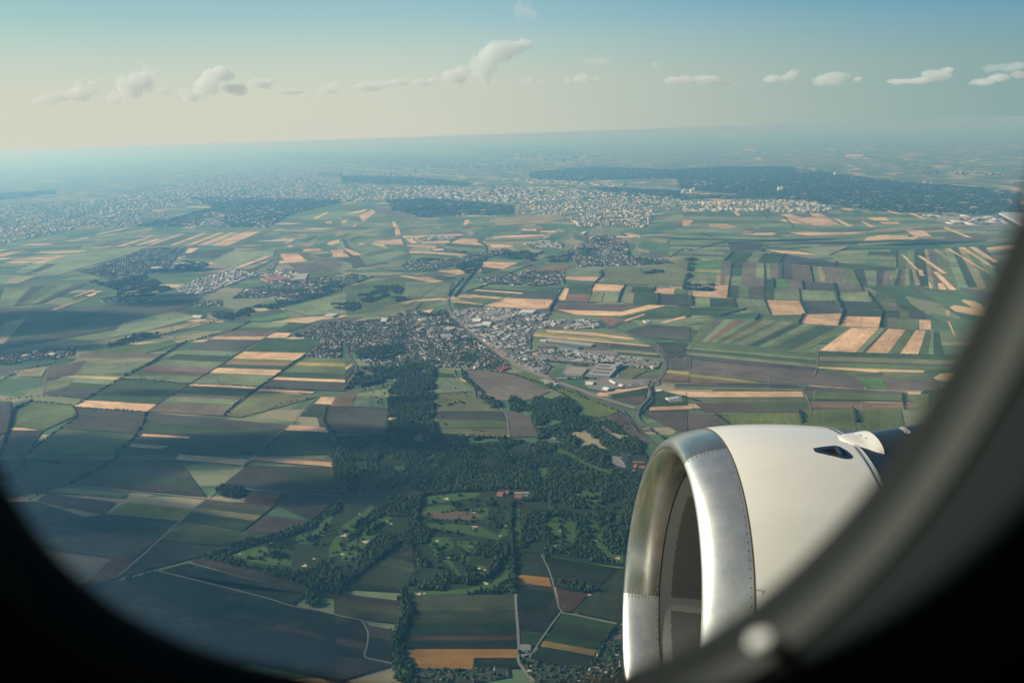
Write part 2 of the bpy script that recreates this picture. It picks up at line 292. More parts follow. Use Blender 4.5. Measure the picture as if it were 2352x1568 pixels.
FIELDS = '''
F v 1480 160 2080 130 2300 420 1430 400|g3 l2 G3 t1 p2 g3 l2 G2 t2 g2 l2 G2
F h 0 5 400 10 420 40 0 32|l1
F h 0 36 700 60 560 150 0 150|g1 l1 G1 l2 k1 l1
F . 730 36 1250 32 1150 48 860 56|w
F h 0 160 290 165 280 228 0 210|l1 k.6 l1
F . 310 98 560 110 550 150 330 165|k
F . 570 105 870 100 950 125 700 140|l
F . 780 145 1150 130 1010 190 940 188|l
F h 1280 165 1480 170 1475 275 1275 240|G1 l2
F . 1010 195 1265 170 1268 240 1060 230|l
F . 1060 240 1480 280 1460 300 1080 285|G
F . 1540 22 1650 20 1720 62 1600 65|w
F . 1790 0 1820 0 1995 70 1960 70|w
F v 350 165 700 185 665 250 280 230|G2 l1 G2
F . 555 152 800 166 940 190 700 180|w
F . 700 185 1060 240 1050 275 680 250|k
F h 95 225 270 230 262 325 75 315|v3 y1 v.5
F . 275 232 335 235 328 330 262 325|p
F . 345 235 415 238 405 340 332 335|G
F . 420 238 505 245 500 345 410 340|p
F . 508 245 560 248 558 350 502 345|l
F v 50 320 232 328 225 395 45 385|l1 t1 l1
F v 235 328 328 332 320 398 222 395|t1 r1 t1
F v 570 250 685 255 690 355 572 352|l1 p2 k1
F v 690 255 870 268 890 375 692 355|k1 p2
F v 875 268 960 272 985 380 895 375|G1 l2 t2
F . 965 272 1110 285 1112 390 990 380|p
F . 1115 285 1175 290 1225 395 1120 388|g
F v 1190 290 1450 300 1410 405 1240 400|G2 l3 k2 p2
F . 335 338 402 342 398 400 330 398|l
F . 405 342 562 352 560 405 400 400|p
F v 325 400 455 405 452 490 315 485|G1 g1
F . 457 405 562 408 560 495 454 490|k
F . 572 354 625 356 630 498 572 497|G
F . 632 358 725 362 725 418 632 415|v
F . 727 362 820 370 825 428 729 420|p
F . 825 375 1040 385 1045 440 828 428|k
F . 1045 385 1230 400 1255 445 1050 440|p
F . 632 420 805 430 808 500 630 498|l
F . 822 430 1040 442 1055 505 824 502|l
F . 1065 445 1280 450 1300 512 1070 505|l
F . 580 500 800 505 850 600 610 605|w
F . 825 505 1045 508 1095 590 865 598|k
F . 1065 508 1310 512 1370 566 1110 578|k
F . 1110 580 1380 570 1370 613 1120 610|G
F . 842 600 1095 592 1065 678 802 662|w
F . 1112 612 1365 618 1355 690 1092 682|w
F . 222 398 320 400 305 485 205 478|w
F . 75 440 215 445 300 485 65 475|w
F . 80 485 185 488 190 548 80 545|l
F . 187 488 345 490 370 555 192 548|G
F . 362 490 560 497 605 605 384 560|l
F . 0 550 430 562 250 612 0 600|G
F . 0 470 60 475 62 545 0 545|k
F . 542 610 835 602 800 662 520 660|g
F . -330 640 0 622 230 628 -60 700 -250 690|l
F . -20 700 150 715 60 792 0 788|G
F v 150 632 430 635 190 790 60 790|g1 p1 l1 r1
F v 430 640 640 642 310 800 190 790|l1 g1 r.4 l1
F v 640 642 1160 688 840 850 310 800|g1 l2 b.5 G1.5 l1.3 g1 k.6 G2 k.8 g2
F . 1163 690 1350 695 1190 862 942 848|w
F v 1352 695 1415 698 1252 865 1192 862|l2 k1
F . 1417 698 1535 705 1410 875 1257 865|w
F . 1537 705 1605 708 1492 878 1412 875|g
F . 1607 708 1675 710 1620 880 1492 878|w
F v 1677 710 1760 712 1800 880 1622 880|g2 l1 G2
F v 1385 620 1625 635 1625 705 1375 690|G1 p2 g2 l2
F . 1628 635 1708 640 1712 705 1630 705|w
F v 1380 575 1660 575 1680 630 1385 618|G2 g1 k2
F . 1320 450 1430 455 1480 515 1325 512|g
F v 1360 515 1560 520 1640 570 1390 572|g1 p1 G2
F v 1470 285 1600 290 1640 400 1415 405|l1 G1 p1 l1 G1 t1
F . 1508 190 1525 190 1625 290 1605 292|w
F . 1615 195 1640 195 1825 318 1790 318|w
F . 1620 292 1650 292 1665 335 1632 330|w
F . 1722 305 1760 308 1885 432 1840 432|w
F . 1690 375 1705 378 1722 425 1702 420|w
F . 1755 385 1790 385 1820 430 1765 428|w
F . 1725 150 1750 150 1845 215 1800 210|t
F . 1815 145 1835 145 2110 310 2060 290|w
F . 1900 135 1940 137 2170 290 2120 270|w
F . 1970 135 2010 135 2180 240 2140 240|w
F . 1812 572 1838 573 1842 605 1815 605|w
F . 1825 645 1838 648 1885 760 1870 750|w
F h 60 800 920 865 930 1000 0 890|g2 l1 G1.5 b.5 l1 k2
F . 0 905 1180 1010 1255 1115 0 1010|p
F . 0 1003 200 1025 530 1066 480 1070 0 1020|y
F . 932 855 1900 880 1900 912 935 884|G
F h 935 890 1900 915 1850 990 930 958|m1 k.5 g1
F . 935 960 1370 992 1340 1000 935 970|w
F . 935 975 1370 1003 1190 1020 930 1000|g
F . 1205 1030 1380 1045 1410 1118 1265 1118|v
F . 1385 1045 1760 1060 1760 1125 1412 1120|p
F . 1380 995 1650 1000 1760 1055 1390 1040|m
F . 0 1022 520 1072 800 1088 0 1068|r
F h 0 1080 810 1095 830 1128 0 1110|k1 l1
F . 0 1132 822 1130 832 1168 0 1170|w
F h 0 1180 850 1172 885 1272 150 1275|m1 b2
F . 470 1205 860 1205 880 1250 495 1252|g
F . 0 1222 85 1215 125 1245 0 1250|w
F h 830 1100 1540 1135 1590 1205 870 1190|p1.5 g3 G.7
F . 870 1200 1590 1210 1620 1250 885 1245|r
F . 1550 1150 1700 1150 1700 1250 1600 1240|m
F . 0 1285 215 1285 320 1365 0 1400|b
F . 225 1285 810 1275 835 1500 400 1500|V
F . 835 1260 1170 1250 1220 1520 850 1500|V
F . 1190 1255 1505 1255 1555 1520 1240 1520|V
C h 0 1465 1650 1478 2100 1567 0 1567|g1 l1 g1 l1
C . 0 1515 75 1520 30 1560 0 1560|w
C . 170 1545 290 1540 380 1567 190 1567|w
C . 345 1455 375 1455 400 1490 375 1490|w
C . 670 1480 740 1475 900 1530 860 1545|w
C . 660 1520 740 1508 840 1545 760 1540|w
C . 830 1500 990 1500 1090 1550 900 1555|w
C . 870 1468 940 1470 1000 1495 900 1495|w
C . 1270 1500 1390 1498 1430 1520 1320 1520|w
C . 1350 1530 1480 1530 1500 1545 1380 1545|w
C . 1550 1470 1580 1470 1690 1510 1640 1505|w
C . 1040 1510 1070 1510 1180 1560 1130 1560|w
C . 1220 1525 1250 1527 1330 1567 1290 1567|w
C . 170 1388 345 1376 340 1396 200 1398|w
C . 1120 1065 1245 1062 1240 1080 1115 1082|w
C . 410 1018 515 1042 490 1046 420 1030|w
C . 500 1085 545 1087 540 1102 505 1100|w
C . 990 1025 1040 1027 1040 1035 1000 1033|w
C . 1200 1030 1225 1030 1225 1045 1200 1045|t
C . 230 1013 290 1017 285 1022 235 1020|t
C . 700 1065 735 1070 735 1076 708 1074|w
E v 0 80 40 80 270 240 0 310|l1 k1 l1
E . 230 95 415 83 430 122 225 115|w
E . 370 10 395 0 410 50 370 55|w
E . 420 60 820 45 850 55 430 75|w
E . 440 82 475 80 525 105 490 110|w
E . 545 100 750 95 740 107 560 108|w
E . 750 110 820 78 930 80 975 125|w
E h 745 115 975 128 990 170 700 145|G1 l1
E . 450 120 660 132 650 142 455 130|w
E h 450 142 860 195 700 235 480 205|l1 k1 g1 l1
E . 620 150 700 148 705 158 640 160|w
E . 470 162 860 185 872 192 462 176|w
E h 40 120 215 118 460 180 270 240|l3 g1 l2
E . 10 145 45 147 145 190 85 195|w
E . 0 175 20 178 60 203 0 205|w
E . 0 215 60 205 160 245 85 258|k
E . 0 420 380 345 760 370 730 480 480 500 120 590 0 600|g
E . 450 380 755 375 720 490 420 470|l
E . 395 336 445 333 705 370 620 380|w
E . 685 305 770 290 865 320 800 328|w
E . 560 330 680 330 800 345 720 368|G
E . 200 590 500 510 700 500 480 570 300 620|m
E . 500 590 640 560 600 600 540 605|w
E h 980 70 1420 48 1250 125 1030 118|t2 g1 t2
E . 1050 62 1400 48 1410 58 1040 75|w
E . 1020 115 1190 125 1160 140 1040 140|w
E . 1240 12 1345 12 1345 25 1245 22|w
E . 1370 25 1475 22 1475 36 1368 36|w
E . 1890 58 2010 65 2010 72 1890 70|w
E . 1060 218 1270 232 1215 248 1000 235|l
E . 975 235 1215 248 1110 288 962 270|w
E . 962 275 1130 290 1000 325 962 315|G
E h 1180 270 1310 268 1070 360 990 325|l1 g1
E . 1400 262 1600 260 1530 300 1350 295|r
E . 1600 275 1760 280 1785 340 1520 335|l
E . 1520 338 1785 342 1745 372 1500 358|w
E . 1830 280 2330 265 2352 400 1800 390|m
F . 0 215 40 230 60 320 0 400|m
E h 960 400 1380 430 1270 455 900 430|g1 G1
E . 925 428 1260 452 1240 460 910 436|w
E . 870 440 1220 460 1130 480 860 460|G
E . 1270 450 1500 430 1470 500 1140 490|k
E . 830 462 1130 485 1080 492 820 475|w
E . 780 480 1100 500 980 530 900 515|g
E . 1130 487 1465 500 1420 558 1100 515|w
E . 1060 515 1440 555 1330 565 985 542|w
E . 770 507 975 528 970 535 770 517|w
E . 780 520 980 540 960 560 780 550|G
E . 1520 420 1570 422 1540 505 1480 500|w
E . 1570 385 1740 390 1720 425 1550 418|G
E . 1742 390 1955 400 1930 442 1732 432|w
E . 1575 424 1730 430 1720 460 1560 458|G
E . 1560 460 1715 462 1700 512 1540 508|r
E . 1740 440 1815 440 1790 515 1705 512|m
E . 1820 440 1920 443 1900 520 1795 517|l
E . 1965 405 2010 408 1970 520 1920 518|l
E . 1972 450 2020 452 2010 528 1955 525|t
E . 2012 410 2150 415 2140 450 1992 445|G
E . 2025 452 2165 455 2170 532 2012 530|G
E . 2160 418 2300 420 2290 462 2150 452|w
E . 2190 462 2352 468 2352 540 2190 532|k
E . 2310 425 2352 425 2352 465 2300 463|g
E . 1480 520 2180 538 1950 578 1480 565|b
E . 1490 568 1940 582 1925 612 1620 605|w
E . 1940 580 2120 535 2240 540 1925 612|w
E . 2245 543 2352 550 2352 620 2000 640 1940 618|G
E . 1930 645 2080 598 2095 602 1960 650|w
E . 2200 655 2352 610 2352 625 2230 660|w
E . 1800 610 1960 640 1860 690 1790 640|r
E . 1955 715 2120 668 2352 690 2352 782 2060 755|k
E . 1320 700 1900 705 2140 825 1320 762|m
E . 1410 708 1750 728 1760 748 1415 722|w
E . 1750 728 2030 768 1985 776 1755 748|w
E . 1330 725 1850 775 1850 782 1330 735|Y
E . 1320 738 2130 815 2120 822 1320 748|w
E h 1760 790 2130 825 2200 895 1920 872|k3 g1 t1 k1
E . 1950 965 2110 985 1990 1050 1890 1040|m
E . 1150 1005 1330 1000 1440 1090 1430 1110|V
E . 835 985 960 980 1180 1010 1440 1130 1330 1180 1240 1200 1060 1190 960 1160|p
E . 1490 1110 1680 1115 1920 1270 1720 1335|V
E . 1800 1140 2110 1095 2115 1105 1830 1158|w
E . 1850 1160 2110 1110 2090 1180 1880 1185|G
E . 1880 1185 2095 1160 2080 1215 2000 1215|b
E . 1120 1270 1200 1270 1300 1310 1360 1440 1160 1450|p
E . 650 975 775 980 790 1010 648 1005|V
E . 648 1006 790 1011 800 1040 645 1030|G
E . 645 1031 800 1041 915 1130 650 1145|l
E . 650 1146 920 1140 935 1185 660 1180|m
E . 660 1182 935 1187 1120 1270 650 1270|m
E . 650 1272 1120 1277 1145 1330 655 1320|k
E . 655 1322 1145 1332 1150 1385 655 1385|g
E . 655 1387 1150 1388 1155 1430 700 1430|m
E . 800 1431 1155 1432 1158 1450 820 1447|Y
E h 0 915 60 910 100 975 0 1110|g1 w.4 k1
E . 110 1150 330 1110 330 1250 80 1235|l
E . -70 1180 105 1150 78 1235 -85 1235|r
E . -90 1235 320 1255 310 1420 -40 1430|k
E . 2125 1240 2352 1230 2352 1255 2120 1265|w
E . 2140 1130 2200 1130 2352 1165 2352 1228 2130 1238|G
E . 2240 1128 2352 1130 2352 1160|w
E . 2120 1270 2352 1262 2352 1440 2090 1300|b
E . 1810 1300 1960 1280 2070 1400 2180 1510 1970 1430|p
E . 2250 985 2352 1000 2352 1020 2230 1005|y
E . 2240 925 2352 880 2352 980 2250 980|k
E . 2200 1010 2352 1025 2352 1065 2180 1060|r
E . 2190 800 2352 830 2352 880 2250 910|k
E . 2150 788 2352 798 2352 825 2200 820|G
D . 0 560 900 540 1200 590 700 720 0 850|k
D h 0 640 600 560 700 720 0 850|G1 k1 G2 k1
D . 0 700 40 650 180 630 30 800 0 810|t
D . 880 530 1400 480 1330 530 1200 590|k
D . 850 660 1200 580 1380 620 1010 715 740 765|l
D . 1000 720 1440 635 1450 660 1100 740|t
D . 1380 550 1500 570 1410 615 1240 580|G
D h 1580 630 1930 560 2020 620 1800 650|k1 v1
D . 1950 560 2352 450 2352 600 2100 605|l
D . 370 950 700 840 1180 780 1240 800 1000 870 600 880|g
D . 1130 770 1440 720 1500 735 1270 790|t
D h 560 872 1150 870 590 1185 310 1150|b1 t1 l1 l2 w.5 l1 G1 k2
D . 560 940 1040 925 850 1030 520 1020|l
D . 340 960 600 920 520 1020 310 1050|b
D . 310 1060 520 1050 460 1100 300 1140|m
D . 100 990 330 960 290 1030 130 1030|t
D h 1700 660 2000 652 1310 1075 845 1040|l35 g25 b40 w22 k80 l30 G40 l40 b25 r30 l45
D . 2000 655 2145 665 1985 720 1900 725|G
D . 1900 725 2010 730 1970 765 1830 762|w
D h 1830 770 2240 775 1790 1095 1320 1075|G90 w48 m20 r20 G25 w36 l72
D h 2110 900 2352 905 2352 1130 1790 1105|g35 Y22 g50 G40 w18 k60
D h 830 1050 1310 1080 1080 1222 590 1190|G50 k50 G50
D . 580 1192 1080 1222 1010 1272 515 1238|w
D . 1320 1078 1785 1100 1760 1115 1300 1092|w
D h 1300 1096 1770 1117 1540 1300 1010 1270|G50 b20 l30 m20 b50
D . 1790 1118 2170 1135 2150 1148 1775 1130|w
D . 1770 1132 2200 1165 1660 1310 1540 1300|m
D . 2215 1170 2312 1172 2285 1222 2165 1218|w
D h 2160 1222 2285 1225 2230 1310 2060 1300|k1 G1
D . 2000 1365 2240 1380 2262 1415 1960 1400|w
D . 1970 1405 2262 1418 2330 1567 1800 1567|G
D h 1010 1277 1990 1365 1780 1567 830 1567|k60 G60 k80 G80
D . 990 1425 1310 1445 1300 1458 970 1440|w
D . 905 1492 1165 1510 1110 1530 890 1515|w
D . 220 1205 510 1235 540 1290 300 1400 100 1370|g
D . 530 1250 1000 1275 940 1420 460 1390|k
D . 400 1392 940 1432 800 1567 200 1567|g
D . 0 1200 80 1200 60 1400 0 1500|k
D . 60 1400 300 1400 180 1567 0 1567|k
D v 1120 50 1880 25 1640 130 900 120|l3 w1 g3 w1 l2 w1 g1 w1.5 l1 w3 g2
D . 940 125 1080 80 1110 85 950 127|w
D . 800 130 1040 60 1060 62 850 132|w
D . 560 130 800 50 950 45 600 150|l
D . 1280 180 1300 145 1375 143 1320 175|w
D . 1280 183 1620 140 1530 205 1285 215|k
D . 1450 240 1560 180 1900 150 1880 200 1600 280|l
D . 1605 285 1830 200 1870 203 1640 285|w
D h 1700 300 1900 215 1900 240 1830 300|k1 l1
D . 1930 185 2050 180 2120 235 1970 248|w
D . 2090 152 2200 147 2225 160 2090 172|w
D . 1975 130 2000 120 2025 125 2005 142|w
D . 2270 158 2352 155 2352 210|w
D . 2060 180 2130 175 2190 225 2120 230|g
D . 2130 190 2352 230 2352 300 2200 260|p
D . 1990 255 2180 245 2290 280 2060 320|p
D . 2060 322 2290 282 2352 320 2110 355|g
D . 2010 80 2080 48 2145 42 2080 83|t
D . 0 210 60 172 180 160 60 195|w
D . 0 225 40 212 90 215 0 240|w
D . 110 310 250 240 690 150 1020 140 880 190 400 330|l
D . 215 250 400 195 460 192 300 250|w
D . 180 320 320 255 400 255 260 310|G
D . 460 250 600 200 640 205 480 255|t
D v 0 330 260 335 130 385 0 400|l1 t1
D v 0 420 600 390 300 520 0 560|G1 l2 k1 g1 l1 k1
D . 500 480 640 430 660 435 520 480|w
D . 590 470 660 452 670 460 620 480|w
D . 350 570 590 490 610 492 380 572|t
D . 840 450 1160 410 1170 430 900 490 830 475|t
G h 180 30 1230 40 1420 290 500 205|G1 k1 G1 k1
G h 0 20 170 30 480 205 250 290 0 320|k1
G . 0 40 170 30 480 205 0 320|k
G . 1240 0 1740 40 1680 75 1210 35|w
G . 1740 15 2352 60 2330 90 1730 40|w
G . 1700 80 2330 92 2352 280 1530 210|k
G . 2000 120 2352 120 2352 230 1970 220|G
G . 430 225 880 270 850 300 350 260|l
G . 330 270 800 330 700 410 250 320|b
G . 880 330 1340 380 1240 460 730 410|y
G . 0 330 250 325 1100 590 900 730 300 650|k
G . 730 412 1240 462 1100 590 300 480|G
G h 1420 312 1890 352 1670 530 1250 450|p1 g1 t1 G2
G . 1720 250 1950 255 1890 350 1680 330|r
G . 1950 260 2352 290 2140 460 1900 350|k
G . 1830 420 2150 460 1950 540 1680 540|p
G . 1250 460 1670 540 1930 545 1600 640 1100 590|g
G . 790 705 940 725 800 860 580 900|r
G . 1000 680 1100 600 1580 650 1000 800 830 850|k
G . 500 900 850 868 1092 806 1400 1100 1700 1440 1400 1567 400 1250|k
G . 850 870 1300 750 2110 965 2000 1050 1090 800|G
G . 1310 740 1410 705 2240 910 2110 960|b
G h 880 880 1090 808 2352 1120 2352 1340 1700 1330 900 960|k1
G . 880 880 1090 808 2352 1120 2352 1260 1300 1100|G
G . 1300 1105 2352 1262 2352 1567 1500 1400|k
G . 1925 1170 2352 1270 2352 1310 1850 1195|r
H . 0 880 420 640 520 620 560 800 430 950 0 920|G
H . 380 640 430 630 510 620 500 740 290 700|k
H . 190 745 300 700 500 750 500 815|l
H . 0 860 190 750 500 815 430 900 430 930|g
H . 0 950 400 1010 425 1072 0 985|b
H . 0 990 430 1075 400 1170 0 1110|m
H . 0 1120 150 1150 180 1240 350 1200 350 1440 180 1400 0 1380|k
H . 190 1180 350 1210 350 1290 190 1260|p
H . 0 1265 165 1300 155 1345 0 1310|r
H . 0 1390 175 1410 360 1450 0 1567|b
H h 490 970 1200 965 1215 1340 440 1345|l110 g90 G90 r30 G60
H . 455 1345 1210 1345 1215 1405 915 1405 905 1480 490 1478|o
H . 915 1408 1217 1408 1222 1470 905 1480|G
H . 1205 670 1380 690 1430 845 1212 825|g
H . 1212 828 1432 850 1448 915 1218 885|o
H . 1218 887 1450 918 1460 950 1220 925|p
H . 1220 927 1460 952 1500 1075 1480 1145 1218 1085|G
H . 1218 1087 1480 1147 1420 1230 1230 1205|k
H . 1235 1208 1410 1235 1345 1325 1235 1300|v
H h 1410 700 1920 790 1720 960 1470 920|G1 g1 k1 G1
H . 1475 925 1700 965 1590 1085 1522 1085|r
H . 1925 785 2100 800 2100 1200 1595 1090|g
H h 1520 1102 1890 1172 1750 1350 1400 1285|v1 g1 v1
H . 1395 1287 1760 1354 1740 1392 1370 1325|Y
H . 1365 1330 1740 1396 1700 1490 1300 1415|G
B . 1010 1520 1250 1485 1500 1478 1540 1510 1400 1545 1100 1555|t
B . 900 1515 1000 1525 1090 1560 900 1555|l
B . 850 1520 890 1515 870 1550 840 1548|w
B h 0 1415 230 1425 420 1567 0 1567|g1 l1 g1 l1
B . 20 1480 100 1460 185 1440 150 1465|w
B . 120 1490 215 1445 235 1465 150 1530|w
B . 0 1525 50 1515 20 1540 0 1535|w
B . 350 1530 370 1530 390 1567 360 1567|w
B . 70 1567 100 1540 115 1540 95 1567|w
B . 220 1430 330 1440 560 1520 740 1567 650 1567 240 1470|b
B . 450 1530 640 1525 700 1567 430 1567|l
A . 2270 1428 2330 1425 2320 1450 2260 1440|w
A . 1850 1390 1980 1380 1960 1392 1880 1400|w
A h 2030 1470 2352 1400 2352 1567 2100 1540|g1 l1 g1
A . 2160 1505 2250 1462 2265 1465 2180 1510|w
A . 2245 1530 2290 1525 2280 1545 2240 1540|w
A . 1040 1460 1150 1450 1130 1462 1060 1466|t
'''
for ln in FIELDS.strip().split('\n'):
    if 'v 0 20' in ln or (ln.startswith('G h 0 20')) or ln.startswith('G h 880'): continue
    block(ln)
# ------------------------------------------------------------------ roads, water, yards
def ribbon(name, tg, s, width, mat, zo, kind='structure', closed=False, label=None):
    P = [np.array(p) for p in gpts(tg, s)]
    Q = []
    for i in range(len(P)-1):                       # Catmull-Rom
        a, b, c, d = P[max(i-1, 0)], P[i], P[i+1], P[min(i+2, len(P)-1)]
        for k in range(8):
            t = k/8.; Q.append(.5*(2*b+(c-a)*t+(2*a-5*b+4*c-d)*t*t+(3*b-a-3*c+d)*t**3))
    Q.append(P[-1]); V = []
    for i, q in enumerate(Q):
        t = Q[min(i+1, len(Q)-1)]-Q[max(i-1, 0)]; t = t/(np.linalg.norm(t)+1e-9); nn = np.array([-t[1], t[0], 0])*width/2
        for sg in (1, -1): V.append((q[0]+nn[0]*sg, q[1]+nn[1]*sg, GZ+zo))
    F = [(2*i+1, 2*i+3, 2*i+2, 2*i) for i in range(len(Q)-1)]
    o = py_obj(name, V, F, mat); tag(o, kind=kind); return o
def area(name, tg, s, mat, zo):
    P = gpts(tg, s); o = py_obj(name, [(p[0], p[1], GZ+zo) for p in P], [tuple(range(len(P)))], mat)
    if o.data.polygons[0].normal.z < 0: o.data.flip_normals()
    tag(o, kind='structure'); return o
ROADS = '''
H 1200 965 1206 1080 1216 1200 1222 1330 1226 1440 1330 1567|9|T
H 1380 690 1440 830 1470 940 1500 1060 1513 1085 1430 1200 1350 1320 1295 1400|5|T
H 1513 1090 1700 1128 1890 1170|5|T
E 775 980 790 1030 830 1060 905 1105 925 1175 960 1195 1035 1215 1110 1260 1140 1310 1152 1400 1158 1450|8|T
H 1158 0 1158 130|6|T
G 1085 803 1280 850 1620 935 1850 995 2010 1045 2180 1075 2352 1115|6|T
H 0 1118 110 1138 150 1160 185 1240 175 1330 160 1380 180 1405 270 1425 360 1445|6|T
G 1760 0 1530 215 1415 310 1230 470 1090 600 940 735 820 840|8|T
G 490 212 870 250 1300 293 1500 318 1640 330 1690 300|7|T
G 60 310 300 260 490 212|6|T
D 2352 1120 2210 1165 2100 1240 1990 1370 1760 1567|6|T
D 2000 655 1800 780 1700 840|7|T
D 1800 780 1310 1085 1010 1275|4|T
D 335 960 310 1060 290 1150|8|T
D 1060 568 1230 590 1400 625 1520 640 1700 650 1950 640 2120 610|11|R
D 880 540 1060 568|9|R
D 2120 610 1950 560 1900 510 1880 430 1840 370|10|R
D 0 980 250 960 400 915 600 860 750 825 1000 780 1300 700 1500 650|9|R
D 1830 330 1900 260 1915 210 1890 170 1850 148 1650 130 1300 118 1110 105|14|R
E 160 600 350 550 500 490 640 480 740 480 830 490 900 510|9|R
E 770 375 745 430 730 480|10|R
E 410 55 430 110 460 160 440 205 330 250|10|R
E 740 0 850 40 930 75 980 120 1000 170|14|R
E 430 560 720 380 1000 330 1320 260 1600 140 1760 20|7|R
E 735 500 730 560 790 640 900 740 1000 820 1100 900 1180 960 1300 1010 1480 1080 1640 1140 1800 1200 2030 1260|10|R
E 1460 500 1440 570 1340 700 1300 780 1305 870|9|R
E 1500 1080 1600 1120 1700 1170 1900 1240 1960 1290 2000 1340 2080 1400 2130 1395 2230 1450|9|R
E 1830 690 1920 710 2020 750 2110 800 2200 870 2235 940 2225 1000 2180 1060 2140 1075 2125 1160 2060 1240 2038 1290 2060 1340 2130 1395|13|R
E 2255 920 2352 880|7|T
E 2155 1075 2260 1070 2352 1078|8|R
F 0 1075 300 1078 700 1087 820 1095 1200 1120 1700 1130|9|R
F 800 1095 850 1170 885 1270|6|T
F 1190 1030 1265 1118|6|T
F 0 790 60 810 40 850 0 885|5|T
F 930 860 925 960 905 1025|6|T
E 700 700 690 760 760 850 800 900|8|T
E 600 770 650 830 690 880|7|T
E 10 720 40 860 100 960 60 1060 0 1120|7|R
B 1000 1270 1130 1310 1260 1325|18|R
B 1500 1320 1720 1330 1820 1350 1900 1370|22|R
F 0 15 70 18 120 45 420 55 700 52|8|R
F 60 600 430 565 560 500 575 400 560 250|4|T
'''
for ln in ROADS.strip().split('\n'):
    s, w, k = ln.split('|'); tg, s = s.split(' ', 1)
    ribbon('road' if k == 'R' else 'track', tg, s, float(w)*(1 if k == 'R' else .72), M_ROAD if k == 'R' else M_TRACK, 5.0 if k == 'R' else 4.8)
# railway
ribbon('railway', 'E', '738 480 730 540 760 600 860 680 960 760 1080 850 1200 930 1330 1000 1450 1050 1640 1120 1800 1180 2030 1250', 22, M_RAIL, 4.4)
ribbon('railway', 'E', '760 600 860 680 960 760 1080 850 1200 930 1330 1000 1420 1035', 46, M_RAIL, 4.3)
# roundabouts
def ring_area(name, tg, x, y, r0, r1, mat, zo):
    c = gp(*cp(tg, [(x, y)])[0]); V = []; n = 32
    for i in range(n):
        a = 2*math.pi*i/n
        for r in (r0, r1): V.append((c[0]+r*math.cos(a), c[1]+r*math.sin(a), GZ+zo))
    F = [(2*i, 2*i+1, (2*i+3) % (2*n), (2*i+2) % (2*n)) for i in range(n)]
    tag(py_obj(name, V, F, mat), kind='structure')
ring_area('road', 'E', 2140, 1074, 26, 38, M_ROAD, 5.3)
ring_area('road', 'E', 1855, 690, 22, 31, M_ROAD, 5.3)
ring_area('road', 'E', 2088, 1385, 20, 28, M_ROAD, 5.3)
# river and ponds
ribbon('river', 'A', '1680 1062 1720 1078 1900 1105 2130 1130 2352 1150', 300, M_WATER, 4.0)
ribbon('river', 'B', '-2 1152 150 1168 300 1180 600 1200 900 1220 1300 1245 1700 1265 2000 1285 2352 1310', 300, M_WATER, 4.0)
ribbon('river', 'C', '0 1310 300 1325 700 1340 1100 1370 1400 1400', 260, M_WATER, 4.0)
ribbon('canal', 'B', '0 1125 300 1150 600 1175 900 1205', 140, M_WATER, 4.0)
area('pond', 'G', '1880 650 2060 665 2240 640 2262 690 2180 740 2100 770 2030 772 2020 740 1960 700', M_WATER, 4.2)
area('pond', 'H', '830 335 960 330 990 345 900 372 820 375', M_WATER, 4.2)
area('lake', 'B', '580 1155 640 1140 650 1165 590 1170', M_WATER, 4.1)
area('pond', 'D', '1040 170 1120 165 1150 176 1060 182', M_WATER, 4.2)
# golf course grass and bunkers
M_FAIR = mat_road('mown fairway', (.072, .130, .032), 1/40.)
M_ROUGH = mat_road('rough grass', (.034, .048, .020), 1/30.)
area('golf_rough', 'H', '0 -20 300 -80 1500 -80 2100 0 2200 400 2100 800 1940 770 1700 740 1420 690 1200 665 1195 965 860 965 500 975 430 900 560 800 500 620 420 640 80 860 0 900', M_ROUGH, 4.5)
area('golf_rough', 'G', '1410 700 1700 610 1900 550 2150 470 2352 330 2352 940 2110 890 1800 800', M_ROUGH, 4.5)
FAIR = '''H 570 295 780 272 960 266 940 290 800 320 600 340
H 540 430 600 360 760 350 820 400 640 395 560 440
H 590 480 760 480 960 500 1080 560 1120 500 1148 380 1148 560 1080 592 900 560 700 520 590 505
H 880 380 1020 370 1010 420 980 460 900 430
H 1420 425 1600 432 1620 555 1605 620 1560 652 1440 632 1428 540
H 1650 255 1780 262 1800 365 1700 378 1640 320
H 1690 440 1760 470 1800 600 1850 680 1940 700 1940 760 1850 740 1750 660 1700 560
H 1197 330 1230 345 1235 560 1200 600
H 600 620 640 570 760 580 780 640 720 680 800 800 860 870 800 850 740 760 640 700
H 790 600 950 600 900 660 870 780 850 780
H 860 930 1000 900 1100 850 1140 790 1152 690 1148 850 1060 925 900 960
H 930 760 990 770 1010 830 950 840
H 0 690 40 620 120 560 210 470 310 400 350 440 320 490 200 620 80 740 0 735
H 0 500 40 470 150 400 200 350 260 380 140 500 40 560
H 1350 95 1420 85 1410 180 1370 190
H 340 75 430 82 430 122 355 118
H 1480 -60 1700 60 1900 140 1860 150 1640 70 1470 -30
H 500 950 860 930 860 962 500 972
G 1600 700 1720 645 1860 630 1960 640 1870 690 1700 720
G 1700 735 1850 710 2010 730 2010 770 1850 760
G 2040 560 2160 540 2260 440 2300 430 2230 560 2120 620 2040 625
G 2270 640 2352 520 2352 690 2270 715'''
for ln in FAIR.split('\n'):
    tg, s = ln.split(' ', 1); area('fairway', tg, s, M_FAIR, 4.65)
area('field', 'H', '560 400 620 392 760 395 900 400 965 415 970 450 900 455 700 450 600 430', M_YARD if False else mat_road('dry grass', (.16, .12, .07)), 4.75)
